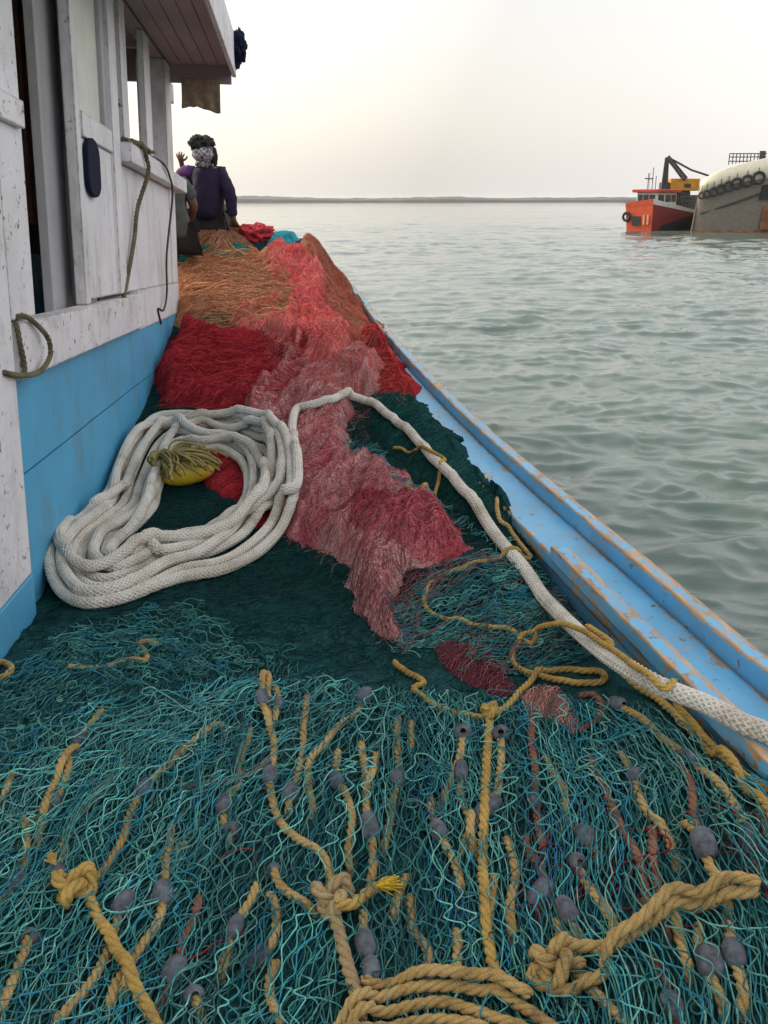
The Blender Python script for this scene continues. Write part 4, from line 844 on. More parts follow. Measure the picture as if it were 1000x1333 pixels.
# ---------------------------------------------------------------- buoy and its olive twine inside the coil
def buoy():
    c = hit(238, 618, Z, .05); root = tag(empty('buoy', tuple(c)), 'yellow egg-shaped buoy wrapped in olive twine lying inside the white rope coil', 'buoy')
    t = np.linspace(-1, 1, 22); rr = .066*np.sqrt(np.clip(1-t**2, 0, 1))**.85; k = 24; a = np.arange(k)*2*math.pi/k; ax = np.array([.86, .32, .12]); ax /= np.linalg.norm(ax); s_ = np.cross(ax, (0, 0, 1.)); s_ /= np.linalg.norm(s_); u_ = np.cross(s_, ax)
    c2 = c+np.array([.02, .015, .015]); rr *= 1-.035*np.exp(-((t-.15)/.05)**2)
    V = c2+np.repeat(t*.135, k)[:, None]*ax+np.outer(rr, np.cos(a)).ravel()[:, None]*s_+np.outer(rr, np.sin(a)).ravel()[:, None]*u_
    idx = np.arange(22*k).reshape(22, k); Q = np.stack([idx[:-1], np.roll(idx[:-1], -1, 1), np.roll(idx[1:], -1, 1), idx[1:]], -1).reshape(-1, 4)
    npmesh('buoy_body', V, Q, m_simple('yellow_plastic', (.90, .62, .05), .35, .15, 12, .05), root)
    n = 70; m_ = 26; PP = np.zeros((n, m_, 3)); h = c+np.array([-.085, -.01, .03])
    for i in range(n):
        th = -1.15+2.6*rng.random(); L = .17+.14*rng.random(); z0 = rng.random()*.05; tt = np.linspace(0, 1, m_); w1, w2 = rng.normal(0, 1, 2)
        if i % 3 == 0:   # turns round the bunch
            a_ = tt*5.5+rng.random()*6; PP[i] = h+np.stack([-.01+.045*np.cos(a_)*(.6+.5*rng.random())+.05*tt*w1*.4, .05*np.sin(a_)+.02*w2*tt, .03+.05*np.sin(a_*.9+w1)], 1)
        else:
            dx = np.cos(th)*L*tt; dy = -np.sin(th)*L*tt*.8+.03*np.sin(tt*4+w1); zz = z0+.055*np.sin(tt*3.0)*(1+.3*w2)
            PP[i] = h+np.stack([dx+.012*np.sin(tt*9+w2), dy+.012*np.cos(tt*8+w1), zz], 1)
        PP[i][:, 2] = np.maximum(PP[i][:, 2], samp(Z, PP[i][:, 0], PP[i][:, 1])+.006)
    V, Q, cc = tubes(PP, .0056, 6, None, np.ones((n, 3))); npmesh('twine_wrap', V, Q, M['orope'], root)
buoy()
# ---------------------------------------------------------------- loose yellow ropes
GY_ = 'yellow ropes lying on the nets'
rope('yellow_rope', [(690, 728), (664, 728), (630, 731), (596, 742), (564, 758), (552, 778), (558, 797), (590, 808), (630, 816), (668, 824), (700, 817, -1.14), (730, 811, -1.088), (760, 822, -1.06), (790, 845, -1.045), (815, 862, -1.02), (845, 878, -.985), (866, 896, -1.0), (880, 922, -1.07), (915, 960, -1.10), (955, 1000, -1.09), (1000, 1034, -1.09), (1060, 1075, -1.09)], .0082, M['yrope_clean'], 'thin yellow rope with the widest loop, from the bulwark over the teal twine', 'rope', GY_, smooth=2.5, jit=.004)
rope('yellow_rope', [(735, 812), (705, 818), (680, 832), (666, 850), (668, 866), (690, 878), (730, 888), (770, 890), (786, 884), (776, 875), (745, 872), (716, 876), (700, 880), (684, 894), (668, 912), (650, 928), (636, 936), (600, 932), (565, 922), (542, 904), (538, 896), (550, 888), (520, 870), (512, 862)], .0090, M['yrope_clean'], 'yellow rope tangled in small loops around the salmon net corner', 'rope', GY_, smooth=2.5, jit=.003)
rope('yellow_rope', [(637, 932), (634, 970), (631, 1020), (629, 1070), (627, 1120), (628, 1170), (632, 1220), (640, 1262), (650, 1290)], .0108, M['yrope_clean'], 'taut yellow rope hanging straight down the middle of the twine net', 'rope', GY_, smooth=2, lift=.006)
rope('yellow_rope', [(762, 828, -1.10), (785, 852, -1.10), (815, 884, -1.13), (845, 912, -1.15), (880, 945, -1.14), (915, 975, -1.12), (950, 1012, -1.11), (985, 1052, -1.10), (1010, 1090, -1.10), (1030, 1120, -1.10)], .0098, M['yrope_clean'], 'yellow rope running beside the wide loop down to the right edge', 'rope', GY_, smooth=2.5, lift=.004)
rope('yellow_rope', [(512, 584), (530, 590), (560, 600), (578, 610), (572, 622), (552, 632), (528, 634)], .0085, M['yrope_clean'], 'short yellow rope looped over the white rope on the dark green net', 'rope', GY_)
rope('yellow_rope', [(646, 650), (648, 672), (662, 690), (676, 708), (690, 726)], .0085, M['yrope'], 'short yellow rope hanging along the foot of the bulwark', 'rope', GY_)
rope('yellow_rope', [(88, 868), (120, 870), (150, 864), (172, 858), (190, 860), (186, 846), (180, 838), (192, 834), (205, 840)], .0085, M['yrope'], 'yellow rope with a hooked end lying below the white coil', 'rope', GY_)
rope('yellow_rope', [(-20, 876), (0, 862), (14, 870), (0, 882), (-20, 878)], .010, M['yrope'], 'brown yellow rope bend at the left edge below the deckhouse', 'rope', GY_)
rope('yellow_rope', [(112, 1168), (130, 1210), (152, 1250), (172, 1288), (190, 1320), (205, 1350)], .0118, M['yrope_clean'], 'stout yellow rope leading from the left knot to the bottom edge', 'rope', GY_, smooth=2, lift=.010)
rope('yellow_rope', [(430, 1185), (440, 1220), (450, 1260), (462, 1300), (470, 1340)], .0125, M['tanrope'], 'frayed tan rope hanging from the middle knot', 'rope', GY_, smooth=2, lift=.010)
rope('yellow_rope', [(435, 1205), (455, 1192), (480, 1170), (510, 1158)], .0115, M['yrope_clean'], 'short yellow rope end with a frayed bright tip right of the middle knot', 'rope', GY_, smooth=2, lift=.012)
rope('red_loop_rope', [(752, 908), (770, 905), (782, 918), (778, 936), (762, 948), (752, 955)], .008, M['redrope'], 'small reddish rope loop right of the salmon net corner', 'rope')
rope('stick', [(230, 1024), (260, 1026), (295, 1022), (330, 1012), (352, 1000)], .010, m_simple('wet_grey_rope', (.10, .12, .11), .7, .4, 30), 'grey stick-like wet rope lying across the mesh opening at left', 'rope')
def knot(px, py, R_, size, m, label, seed=1, turns=3, lift=.02):
    c = hit(px, py, Z, .02)+np.array([0, 0, lift]); t = np.linspace(0, 2*math.pi, 220); r3 = np.random.default_rng(seed); a = r3.random(3)*.3
    x = (np.sin(t)+1.7*np.sin(2*t+a[0]))*size*.35; y = (np.cos(t)-1.7*np.cos(2*t+a[1]))*size*.40; z = -np.sin(3*t+a[2])*size*.42
    x += size*.12*np.sin(5*t); P = np.stack([x, y, z], 1)+c
    V, Q, cc = twisted(P, R_, ends=False); return tag(npmesh('knot', V, Q, m), label, 'knot', 'rope knots on the teal net')
knot(95, 1162, .0118, .042, M['yrope_clean'], 'bulky yellow knot at the left, with two lines entering from above', 2)
knot(432, 1178, .0120, .042, M['tanrope'], 'frayed tan knot at the middle of the twine net', 4)
knot(637, 934, .0085, .020, M['yrope_clean'], 'small yellow knot where the hanging rope begins', 6)
knot(720, 1262, .0115, .040, M['yrope'], 'tan yellow knot at the left end of the rope splice', 8)
def frayed(px, py, dirv, n, L, m, label):
    c = hit(px, py, Z, .03); PP = np.zeros((n, 8, 3)); t = np.linspace(0, 1, 8)[:, None]
    for i in range(n): PP[i] = c+t*L*(np.array(dirv)+rng.normal(0, .22, 3))+np.array([0, 0, .012])+t**2*rng.normal(0, .004, 3)
    V, Q, cc = tubes(PP, .0016, 4, None, np.ones((n, 3))); tag(npmesh('frayed_end', V, Q, m), label, 'rope end')
frayed(488, 1160, (1, .1, .1), 70, .034, rope_mat('bright_yellow_rope', (.62, .40, .03), (.75, .52, .06), (.4, .26, .03)), 'bright yellow frayed rope tip right of the middle knot')
frayed(72, 1132, (-.6, .6, .4), 40, .022, M['yrope_clean'], 'yellow frayed rope tip at the left knot')
# the spliced thick line at lower right, and the coil at the bottom edge
rope('spliced_rope', [(690, 1270), (722, 1252), (760, 1246), (796, 1242), (830, 1222), (870, 1206), (910, 1192), (950, 1182), (985, 1170)], .0120, M['yrope'], 'thick spliced yellow rope lying across the lower right of the twine net', 'rope', GY_, smooth=2, lift=.012)
rope('spliced_rope', [(985, 1176), (940, 1180), (900, 1196), (860, 1210), (820, 1232), (790, 1252), (780, 1280), (750, 1300), (700, 1290), (690, 1282), (715, 1278), (760, 1272)], .0105, M['yrope'], 'second yellow rope twisted alongside the splice and hooking under it', 'rope', GY_, smooth=2, lift=.006)
for i, (pts, lab) in enumerate((
    ([(425, 1345), (455, 1312), (500, 1288), (550, 1276), (610, 1282), (660, 1296), (700, 1318), (740, 1350)], 'topmost turn of the yellow rope coil at the bottom edge'),
    ([(440, 1352), (470, 1325), (520, 1304), (570, 1298), (620, 1308), (670, 1325), (700, 1345)], 'second turn of the yellow rope coil at the bottom edge'),
    ([(455, 1360), (500, 1335), (550, 1320), (600, 1322), (640, 1338), (670, 1360)], 'third turn of the yellow rope coil at the bottom edge'),
    ([(400, 1380), (480, 1350), (560, 1335), (620, 1345), (680, 1375)], 'lowest turn of the yellow rope coil at the bottom edge'),
    ([(470, 1280), (530, 1268), (590, 1272), (640, 1285), (690, 1300)], 'short strand crossing the top of the yellow rope coil'))):
    rope('coiled_rope', [(a, b+16) for a, b in pts], .0102, M['yrope'], lab, 'rope', 'turns of the yellow rope coil', smooth=2, lift=.008)
# ---------------------------------------------------------------- people
def skinned(name, pts, edges, m, parent, sub=2, root=0):
    bm = bmesh.new(); lay_ = bm.verts.layers.skin.verify(); off = Vector(parent.location) if parent else Vector()
    vs = []
    for i, (p_, r_) in enumerate(pts):
        v = bm.verts.new(Vector(p_)-off); r_ = r_ if isinstance(r_, tuple) else (r_, r_); v[lay_].radius = r_; v[lay_].use_root = (i == root); vs.append(v)
    for a, b_ in edges: bm.edges.new((vs[a], vs[b_]))
    me = bpy.data.meshes.new(name); bm.to_mesh(me); bm.free(); me.materials.append(m)
    for p_ in me.polygons: p_.use_smooth = True
    o = link(bpy.data.objects.new(name, me), parent)
    sk = o.modifiers.new('skin', 'SKIN'); sk.use_smooth_shade = True; sk.branch_smoothing = .3
    ss = o.modifiers.new('subdivision', 'SUBSURF'); ss.levels = ss.render_levels = sub
    return o
def cloth_wrinkle(o, amt=.012, size=.09):
    tx = bpy.data.textures.new('folds', 'CLOUDS'); tx.noise_scale = size; d_ = o.modifiers.new('folds', 'DISPLACE'); d_.texture = tx; d_.strength = amt*2; d_.mid_level = .5; d_.texture_coords = 'GLOBAL'
def ag(px, py, Y): return Vector(atd(px, py, Y))
M['skin'] = m_simple('brown_skin', (.12, .055, .032), .55, .15, 20, 0)
M['hoodie'] = m_simple('navy_purple_cloth', (.010, .005, .030), .9, .3, 12); M['purple'] = m_simple('purple_cloth', (.11, .03, .17), .85, .4, 10)
M['greyshirt'] = m_simple('grey_shirt', (.075, .082, .078), .9, .25, 12); M['trouser'] = m_simple('dark_trouser', (.022, .015, .018), .9, .3, 10)
M['hair'] = m_simple('black_green_cloth', (.018, .022, .018), .9, .5, 60)
def m_scarf():
    m, t, b = nodes('chequered_scarf'); c = t.nodes.new('ShaderNodeTexCoord'); ck = t.nodes.new('ShaderNodeTexChecker'); mp = t.nodes.new('ShaderNodeMapping'); mp.inputs['Scale'].default_value = (1, 1, 1); mp.inputs['Rotation'].default_value = (R(90), 0, 0)
    t.links.new(c.outputs['Object'], mp.inputs[0]); t.links.new(mp.outputs[0], ck.inputs[0]); ck.inputs['Scale'].default_value = 42; ck.inputs['Color1'].default_value = (.42, .42, .44, 1); ck.inputs['Color2'].default_value = (.09, .09, .12, 1)
    t.links.new(ck.outputs[0], b.inputs['Base Color']); b.inputs['Roughness'].default_value = .9; return m
M['scarf'] = m_scarf()
Y1_ = 8.9
p1 = tag(empty('person', tuple(ag(270, 300, Y1_))), 'person in dark navy hoodie with a chequered headscarf, seated with back turned, left hand raised', 'person', 'people seated on the nets')
hip = ag(270, 292, Y1_); V3 = Vector
head = ag(265, 197, Y1_-.02); sc = .0083
chest = ag(271, 232, Y1_); neckb = ag(270, 218, Y1_); rs = ag(286, 223, Y1_+.02); ls = ag(255, 224, Y1_+.04)
re_ = ag(299, 250, Y1_-.06); rw_ = ag(304, 288, Y1_-.08); le = ag(241, 240, Y1_+.24); lw = ag(238, 218, Y1_+.14); lp = ag(235, 208, Y1_+.10)
hipL = hip+V3((-.10, .05, -.01)); hipR = hip+V3((.10, .05, -.01)); kL = hipL+V3((-.10, .42, .16)); kR = hipR+V3((-.02, .44, .14)); aL = kL+V3((.04, .30, -.34)); aR = kR+V3((-.05, .32, -.33))
body = [(hip, .12), (hip.lerp(chest, .5)+V3((0, -.03, 0)), (.115, .09)), (chest, (.13, .095)), (neckb, .055), (head+V3((0, 0, -.09)), .055), (head, (.082, .095)), (head+V3((0, .01, .075)), .065),
        (rs, .055), (re_, .040), (rw_, .028), (rw_+V3((.01, .04, -.03)), (.038, .016)),
        (ls, .055), (le, .038), (lw, .025), (lp, (.034, .016)),
        (hipL, .09), (kL, .06), (aL, .04), (aL+V3((0, .14, -.04)), .032), (hipR, .09), (kR, .06), (aR, .04), (aR+V3((0, .14, -.04)), .032),
        (head+V3((0, .105, -.005)), .014)]
E_ = [(0, 1), (1, 2), (2, 3), (3, 4), (4, 5), (5, 6), (2, 7), (7, 8), (8, 9), (9, 10), (2, 11), (11, 12), (12, 13), (13, 14), (0, 15), (15, 16), (16, 17), (17, 18), (0, 19), (19, 20), (20, 21), (21, 22), (5, 23)]
def fingers(body, E_, root, tips, r_=.0085):
    for mid_, tip in tips:
        i = len(body); body.append((mid_, r_)); body.append((tip, r_*.8)); E_ += [(root, i), (i, i+1)]
for k_, (dx, L) in enumerate(((-.036, .062), (-.013, .078), (.010, .074), (.030, .058))):
    fingers(body, E_, 14, [(lp+V3((dx*.9, .004, L*.62)), lp+V3((dx*1.0, .045, L*.92)))])
fingers(body, E_, 14, [(lp+V3((.042, .01, .004)), lp+V3((.062, .02, .034)))], .010)
for k_, dx in enumerate((-.026, -.008, .010, .027)):
    q = rw_+V3((.01, .04, -.03)); fingers(body, E_, 10, [(q+V3((dx, .045, -.012)), q+V3((dx*1.4, .08, -.022)))])
fingers(body, E_, 10, [(rw_+V3((-.03, .06, -.03)), rw_+V3((-.05, .08, -.036)))], .010)
skinned('body', body, E_, M['skin'], p1)
o = skinned('hoodie', [(hip+V3((0, 0, .02)), .155), (hip.lerp(chest, .5)+V3((0, -.02, 0)), (.165, .14)), (chest+V3((0, -.01, -.03)), (.15, .13)), (neckb+V3((0, 0, -.02)), .08), (rs+V3((.01, 0, -.015)), .066), (re_, .058), (rw_+V3((0, 0, .03)), .042), (ls, .075), (le, .055), (lw+V3((0, .02, -.03)), .042), (rs.lerp(ls, .5)+V3((0, 0, -.045)), .10)], [(0, 1), (1, 2), (2, 10), (10, 3), (10, 4), (4, 5), (5, 6), (10, 7), (7, 8), (8, 9)], M['hoodie'], p1, 3); cloth_wrinkle(o, .012, .07)
o = skinned('sleeve_shawl', [(ls+V3((-.0, -.03, .02)), .05), (ls.lerp(le, .5)+V3((-.03, -.06, .05)), .062), (ls.lerp(le, .9)+V3((-.04, -.08, .08)), .055), (lw+V3((-.01, .0, -.01)), .036)], [(0, 1), (1, 2), (2, 3)], M['purple'], p1); cloth_wrinkle(o, .015, .04)
o = skinned('trousers', [(hip+V3((0, .03, -.02)), .145), (hipL, .11), (kL, .075), (aL, .055), (hipR, .11), (kR, .075), (aR, .055)], [(0, 1), (1, 2), (2, 3), (0, 4), (4, 5), (5, 6)], M['trouser'], p1); cloth_wrinkle(o)
def blob(name, c, r3_, m, parent, seed, amp, freq=3, cut=None):
    bm = bmesh.new(); bmesh.ops.create_icosphere(bm, subdivisions=4, radius=1)
    for v in bm.verts:
        d = v.co.normalized(); q = 1+amp*mnoise.noise(d*freq+Vector((seed, 0, 0)))+amp*.6*mnoise.noise(d*freq*3+Vector((0, seed, 0))); v.co = Vector((d.x*r3_[0], d.y*r3_[1], d.z*r3_[2]))*q
    bm.transform(Matrix.Translation(Vector(c))); return bmobj(name, bm, m, parent, True)
blob('headscarf', head+V3((0.005, -.012, -.018)), (.098, .112, .078), M['scarf'], p1, 2, .10, 4)
blob('headcloth', head+V3((-.012, .0, .062)), (.105, .11, .072), M['hair'], p1, 5, .32, 4)
blob('scarf_wrap', head+V3((0, 0, -.095)), (.075, .08, .045), M['scarf'], p1, 4, .2, 4)
blob('scarf_end', head+V3((.098, -.03, -.045)), (.028, .03, .075), M['hair'], p1, 7, .3, 3)
for sx in (-1, 1): blob('ear', head+V3((sx*.088, 0, -.02)), (.012, .022, .032), M['skin'], p1, 3, .1)
Y2_ = 8.05
p2 = tag(empty('person', tuple(ag(232, 316, Y2_))), 'person in a grey shirt hunched at the corner of the deckhouse, mostly hidden by it', 'person', 'people seated on the nets')
h2 = ag(232, 312, Y2_); c2 = ag(226, 252, Y2_); n2_ = ag(217, 228, Y2_+.03); hd2 = ag(208, 206, Y2_+.06); rs2 = ag(240, 240, Y2_+.02); re2 = ag(253, 268, Y2_+.05); rw2 = ag(243, 300, Y2_+.18); ls2 = ag(207, 240, Y2_+.05); le2 = ag(196, 265, Y2_+.2); lw2 = ag(205, 285, Y2_+.36)
hl, hr = h2+V3((-.10, .05, 0)), h2+V3((.08, .06, 0)); kl, kr = hl+V3((-.15, .38, .08)), hr+V3((-.08, .40, .02)); al, ar = kl+V3((.02, .25, -.22)), kr+V3((-.02, .25, -.18))
b2 = [(h2, .12), (h2.lerp(c2, .5), (.11, .09)), (c2, (.125, .09)), (n2_, .05), (hd2+V3((0, 0, -.09)), .055), (hd2, (.08, .095)), (hd2+V3((0, .01, .075)), .062), (rs2, .05), (re2, .038), (rw2, .026), (rw2+V3((-.01, .06, -.01)), (.035, .016)), (ls2, .05), (le2, .036), (lw2, .025), (lw2+V3((.02, .06, 0)), (.034, .016)), (hl, .09), (kl, .06), (al, .04), (hr, .09), (kr, .06), (ar, .04), (hd2+V3((0, .10, -.005)), .014)]
e2_ = [(0, 1), (1, 2), (2, 3), (3, 4), (4, 5), (5, 6), (2, 7), (7, 8), (8, 9), (9, 10), (2, 11), (11, 12), (12, 13), (13, 14), (0, 15), (15, 16), (16, 17), (0, 18), (18, 19), (19, 20), (5, 21)]
for root_ in (10, 14):
    q = Vector(b2[root_][0])
    for dx in (-.026, -.008, .010, .027): fingers(b2, e2_, root_, [(q+V3((dx, .042, -.012)), q+V3((dx*1.2, .075, -.03)))])
    fingers(b2, e2_, root_, [(q+V3((-.035, .015, -.01)), q+V3((-.048, .04, -.02)))], .010)
skinned('body', b2, e2_, M['skin'], p2)
o = skinned('shirt', [(h2+V3((.01, 0, -.02)), .15), (h2.lerp(c2, .5), (.14, .11)), (c2, (.155, .12)), (n2_, .07), (rs2, .075), (rs2.lerp(re2, .75), .058), (ls2, .07), (ls2.lerp(le2, .7), .055)], [(0, 1), (1, 2), (2, 3), (2, 4), (4, 5), (2, 6), (6, 7)], M['greyshirt'], p2); cloth_wrinkle(o, .015, .07)
o = skinned('trousers', [(h2+V3((0, .03, -.02)), .14), (hl, .10), (kl, .075), (al, .055), (hr, .10), (kr, .075), (ar, .055)], [(0, 1), (1, 2), (2, 3), (0, 4), (4, 5), (5, 6)], M['trouser'], p2); cloth_wrinkle(o)
blob('hair', hd2+V3((0, -.01, .04)), (.092, .10, .075), M['hair'], p2, 9, .2, 3)
bm_c = hit(245, 322, Z, .05); bundle('cloth_bundle', tuple(bm_c), (.075, .06, .045), m_simple('mustard_cloth', (.30, .17, .03), .9, .35, 20), 'small mustard yellow cloth bundle on the net behind the grey-shirted person', 'bundle', 9, .4)
bundle('fishing_net', (red_ball_at[0], red_ball_at[1], red_ball_at[2]-.055), (.17, .16, .085), m_simple('red_net_bundle', (.50, .035, .05), .9, .6, 40, .8, dist=.02), 'small bright red net ball at the top of the heap right of the seated person', 'fishing net', 11, .45)['group'] = G
# ---------------------------------------------------------------- far vessels
def hexa(name, P8, m, parent=None, bev=0):
    """eight corners: bottom 4 (ccw) then top 4"""
    bm = bmesh.new(); v = [bm.verts.new(Vector(p_)) for p_ in P8]
    for f in ((3, 2, 1, 0), (4, 5, 6, 7), (0, 1, 5, 4), (1, 2, 6, 5), (2, 3, 7, 6), (3, 0, 4, 7)): bm.faces.new([v[i] for i in f])
    o = bmobj(name, bm, m, parent)
    if bev: bevel(o, bev)
    return o
class Fr:
    def __init__(s, o, az): s.o = np.array(o, float); s.x = np.array([math.cos(az), math.sin(az), 0]); s.y = np.array([-math.sin(az), math.cos(az), 0]); s.z = np.array([0, 0, 1.])
    def p(s, x, y, z): return s.o+s.x*x+s.y*y+s.z*z
    def box(s, name, x0, x1, y0, y1, z0, z1, m, parent, bev=0):
        return hexa(name, [s.p(x, y, z) for z in (z0, z1) for x, y in ((x0, y0), (x1, y0), (x1, y1), (x0, y1))], m, parent, bev)
def bar(name, pts, r_, m, parent, k=6):
    P = [np.asarray(pts, float)]; PP = np.array(P); T = PP[0][-1]-PP[0][0]; up = (0, 0, 1) if abs(T[2]) < .9*np.linalg.norm(T) else (1, 0, 0)
    V, Q, c = tubes(PP, r_, k, None, np.ones((1, 3)), up); return npmesh(name, V, Q, m, parent)
def bars(name, lines, r_, m, parent, k=5):
    pr = []
    for a, b_ in lines:
        PP = np.array([[a, b_]], float); T = PP[0, 1]-PP[0, 0]; up = (0, 0, 1) if abs(T[2]) < .9*np.linalg.norm(T) else (1, 0, 0); pr.append(tubes(PP, r_, k, None, np.ones((1, 3)), up))
    V, Q, c = join(pr); return npmesh(name, V, Q, m, parent)
M['orange'] = m_paint('sunlit_red_hull', (.62, .075, .02), chips=.66, dirtamt=.25); M['redshade'] = m_paint('shaded_red_hull', (.22, .022, .022), chips=.66, dirtamt=.4)  # one red hull paint; sunlit bow and shaded side put into two colours
M['blackhull'] = m_simple('black_rubber', (.02, .02, .02), .8, .3, 3); M['shipwhite'] = m_simple('ship_white', (.62, .62, .60), .5, .12, 3, 0); M['redroof'] = m_simple('red_roof', (.45, .03, .03), .5, .2, 3, 0)
M['mark'] = m_simple('faded_mark', (.70, .34, .22), .7, .3, 3, 0); M['glass'] = m_simple('dark_window_glass', (.02, .025, .03), .15, .1, 3, 0); M['steel'] = m_simple('dark_steel', (.05, .05, .048), .6, .3, 2, 0); M['cranyel'] = m_simple('crane_yellow', (.62, .27, .015), .5, .2, 2, 0)
M['barge'] = m_paint('weathered_taupe_hull', (.20, .17, .135), wood=(.16, .07, .035), dirt=(.07, .06, .05), chips=.62, dirtamt=.6); M['bargecream'] = m_paint('cream_bulwark', (.90, .82, .64), wood=(.3, .2, .1), chips=.64, dirtamt=.3)
M['rust'] = m_simple('rust_band', (.20, .085, .04), .9, .5, 2)
# tug: bow corner at C, x runs aft along its dark side, y runs along the lit front
C = at(848, 302, WATER); tf = Fr((C[0], C[1], WATER), R(46))
tug = tag(empty('workboat', tuple(tf.p(0, 0, 0))), 'small orange-red workboat with a white wheelhouse, left of the big barge', 'workboat')
def hullside(name, bot, top, m, parent, th=.12, k=1):
    V = [*bot, *top]; n = len(bot); Q = [[i, i+1, n+i+1, n+i] for i in range(n-1)]; o = npmesh(name, V, Q, m, parent, smooth=False); return o
zf, zc_, za = 2.3, 2.55, 1.5
LT = 8.0; WT = 2.45
hexa('hull', [tf.p(0, 0, -.6), tf.p(LT, .25, -.6), tf.p(LT, WT, -.6), tf.p(0, WT, -.6), tf.p(-.15, -.05, zc_-.2), tf.p(LT, 0, za), tf.p(LT, WT+.3, za), tf.p(-.15, WT+.2, zf-.2)], M['redshade'], tug)
hexa('bow_plate', [tf.p(-.05, 0, -.55), tf.p(.02, .0, -.55), tf.p(.02, WT, -.55), tf.p(-.05, WT, -.55), tf.p(-.22, -.06, zc_-.2), tf.p(-.14, -.06, zc_-.2), tf.p(-.14, WT+.2, zf-.2), tf.p(-.22, WT+.2, zf-.2)], M['orange'], tug)
hexa('boot_stripe', [tf.p(.3, -.02, -.5), tf.p(LT+.02, .2, -.5), tf.p(LT+.02, .26, -.5), tf.p(.3, .1, -.5), tf.p(1.8, -.05, .5), tf.p(LT+.02, -.03, 1.35), tf.p(LT+.02, .1, 1.35), tf.p(1.8, .1, .5)], M['blackhull'], tug)
hexa('bulwark', [tf.p(-.24, -.08, zc_-.2), tf.p(LT, -.05, za), tf.p(LT, .02, za), tf.p(-.1, .02, zc_-.2), tf.p(-.28, -.1, zc_+.25), tf.p(LT, -.06, za+.28), tf.p(LT, .02, za+.28), tf.p(-.1, .02, zc_+.25)], M['shipwhite'], tug)
hexa('bulwark', [tf.p(-.24, 0, zc_-.2), tf.p(-.14, 0, zc_-.2), tf.p(-.14, WT+.22, zf-.2), tf.p(-.24, WT+.22, zf-.2), tf.p(-.28, 0, zc_+.25), tf.p(-.18, 0, zc_+.25), tf.p(-.18, WT+.24, zf+.15), tf.p(-.28, WT+.24, zf+.15)], M['orange'], tug)
tf.box('draught_panel', -.24, -.20, 1.1, 1.9, .5, 1.3, M['glass'], tug); 
for k_ in range(2): tf.box('hull_mark', -.27, -.2, .25+.4*k_, .42+.4*k_, .6, 1.4, M['mark'], tug)
wh = tf.box('wheelhouse', .9, 4.6, .25, 2.25, 1.5, 3.35, M['shipwhite'], tug, .04)
for (x0, x1) in ((1.2, 2.2), (2.5, 3.4), (3.6, 4.4)): tf.box('window', x0, x1, .20, .26, 2.55, 3.15, M['glass'], tug)
for (y0, y1) in ((.40, .95), (1.05, 1.55), (1.65, 2.12)): tf.box('window', .86, .91, y0, y1, 2.55, 3.15, M['glass'], tug)
tf.box('roof', .5, 4.9, -.05, 2.55, 3.35, 3.62, M['redroof'], tug, .05)
for x, h in ((1.2, 5.0), (2.0, 5.5), (2.6, 4.8)): bar('aerial', [tf.p(x, 1.4, 3.6), tf.p(x, 1.4, h)], .035, M['steel'], tug)
bar('mast', [tf.p(1.9, 1.7, 3.6), tf.p(1.9, 1.7, 5.1)], .06, M['shipwhite'], tug); tf.box('lamp_bar', 1.2, 2.6, 1.65, 1.75, 4.5, 4.6, M['steel'], tug)
for x in np.arange(5.0, 7.4, .55): bar('rail_post', [tf.p(x, .05, za), tf.p(x, .05, za+1.5)], .04, M['steel'], tug)
for h in (.7, 1.1, 1.5): bar('rail', [tf.p(4.8, .05, za+h), tf.p(LT, .05, za+h)], .035, M['steel'], tug)
def tyre(c, nrm, Ro, ri, label, m=M['blackhull'], flat=1.):
    nrm = Vector(nrm).normalized(); a = nrm.orthogonal().normalized(); a = Vector((0, 0, 1)).cross(nrm).normalized(); b_ = nrm.cross(a); k1, k2 = 28, 12; V = []; rm = (Ro+ri)/2; rt = (Ro-ri)/2
    for i in range(k1):
        t = i/k1*2*math.pi; rad = a*math.cos(t)+b_*math.sin(t)
        for j in range(k2):
            u = j/k2*2*math.pi; sq = 1+.12*math.cos(4*u); V.append(Vector(c)+rad*(rm+rt*sq*math.cos(u)*(1-.05*(i % 2)))+nrm*(rt*1.1*math.sin(u)))
    idx = np.arange(k1*k2).reshape(k1, k2); Q = np.stack([idx, np.roll(idx, -1, 0), np.roll(np.roll(idx, -1, 0), -1, 1), np.roll(idx, -1, 1)], -1).reshape(-1, 4)
    return tag(npmesh('tyre_fender', [tuple(v) for v in V], Q, m), label, 'tyre', None)
tyre(tuple(tf.p(-.3, WT+.02, 1.25)), -Vector(tf.x), .45, .22, 'black tyre fender hung at the left end of the orange bow')
# floating crane behind
C2 = at(880, 300, WATER); q = C2/C2[1]*104; cf_ = Fr((q[0], 104, WATER), R(20))
crane = tag(empty('floating_crane', tuple(cf_.p(0, 0, 0))), 'floating crane with a yellow machinery house and tall dark A-frame behind the orange workboat', 'crane')
def cpx(px, py, Y=104): return atd(px, py, Y)
cf_.box('pontoon', -3, 7, -3, 3, -.6, 1.6, M['steel'], crane, .1)
a = cpx(874, 233); b_ = cpx(906, 249)
cb = Fr((a[0], 104, b_[2]), R(10)); hh = a[2]-b_[2]
cb.box('machinery_house', 0, 3.2, 0, 2.2, 0, hh, M['cranyel'], crane, .08); cb.box('cab', -.55, -.02, .2, 1.6, -.2, hh*.7, M['steel'], crane, .05); cb.box('house_base', .2, 2.3, .3, 2, -2.2, -.01, M['steel'], crane)
cb.box('house_panel', .15, .8, -.05, .0, .3, hh-.25, M['cranyel'], crane, .02); cb.box('vent', 1.5, 2.2, -.05, .0, .3, .7, M['steel'], crane)
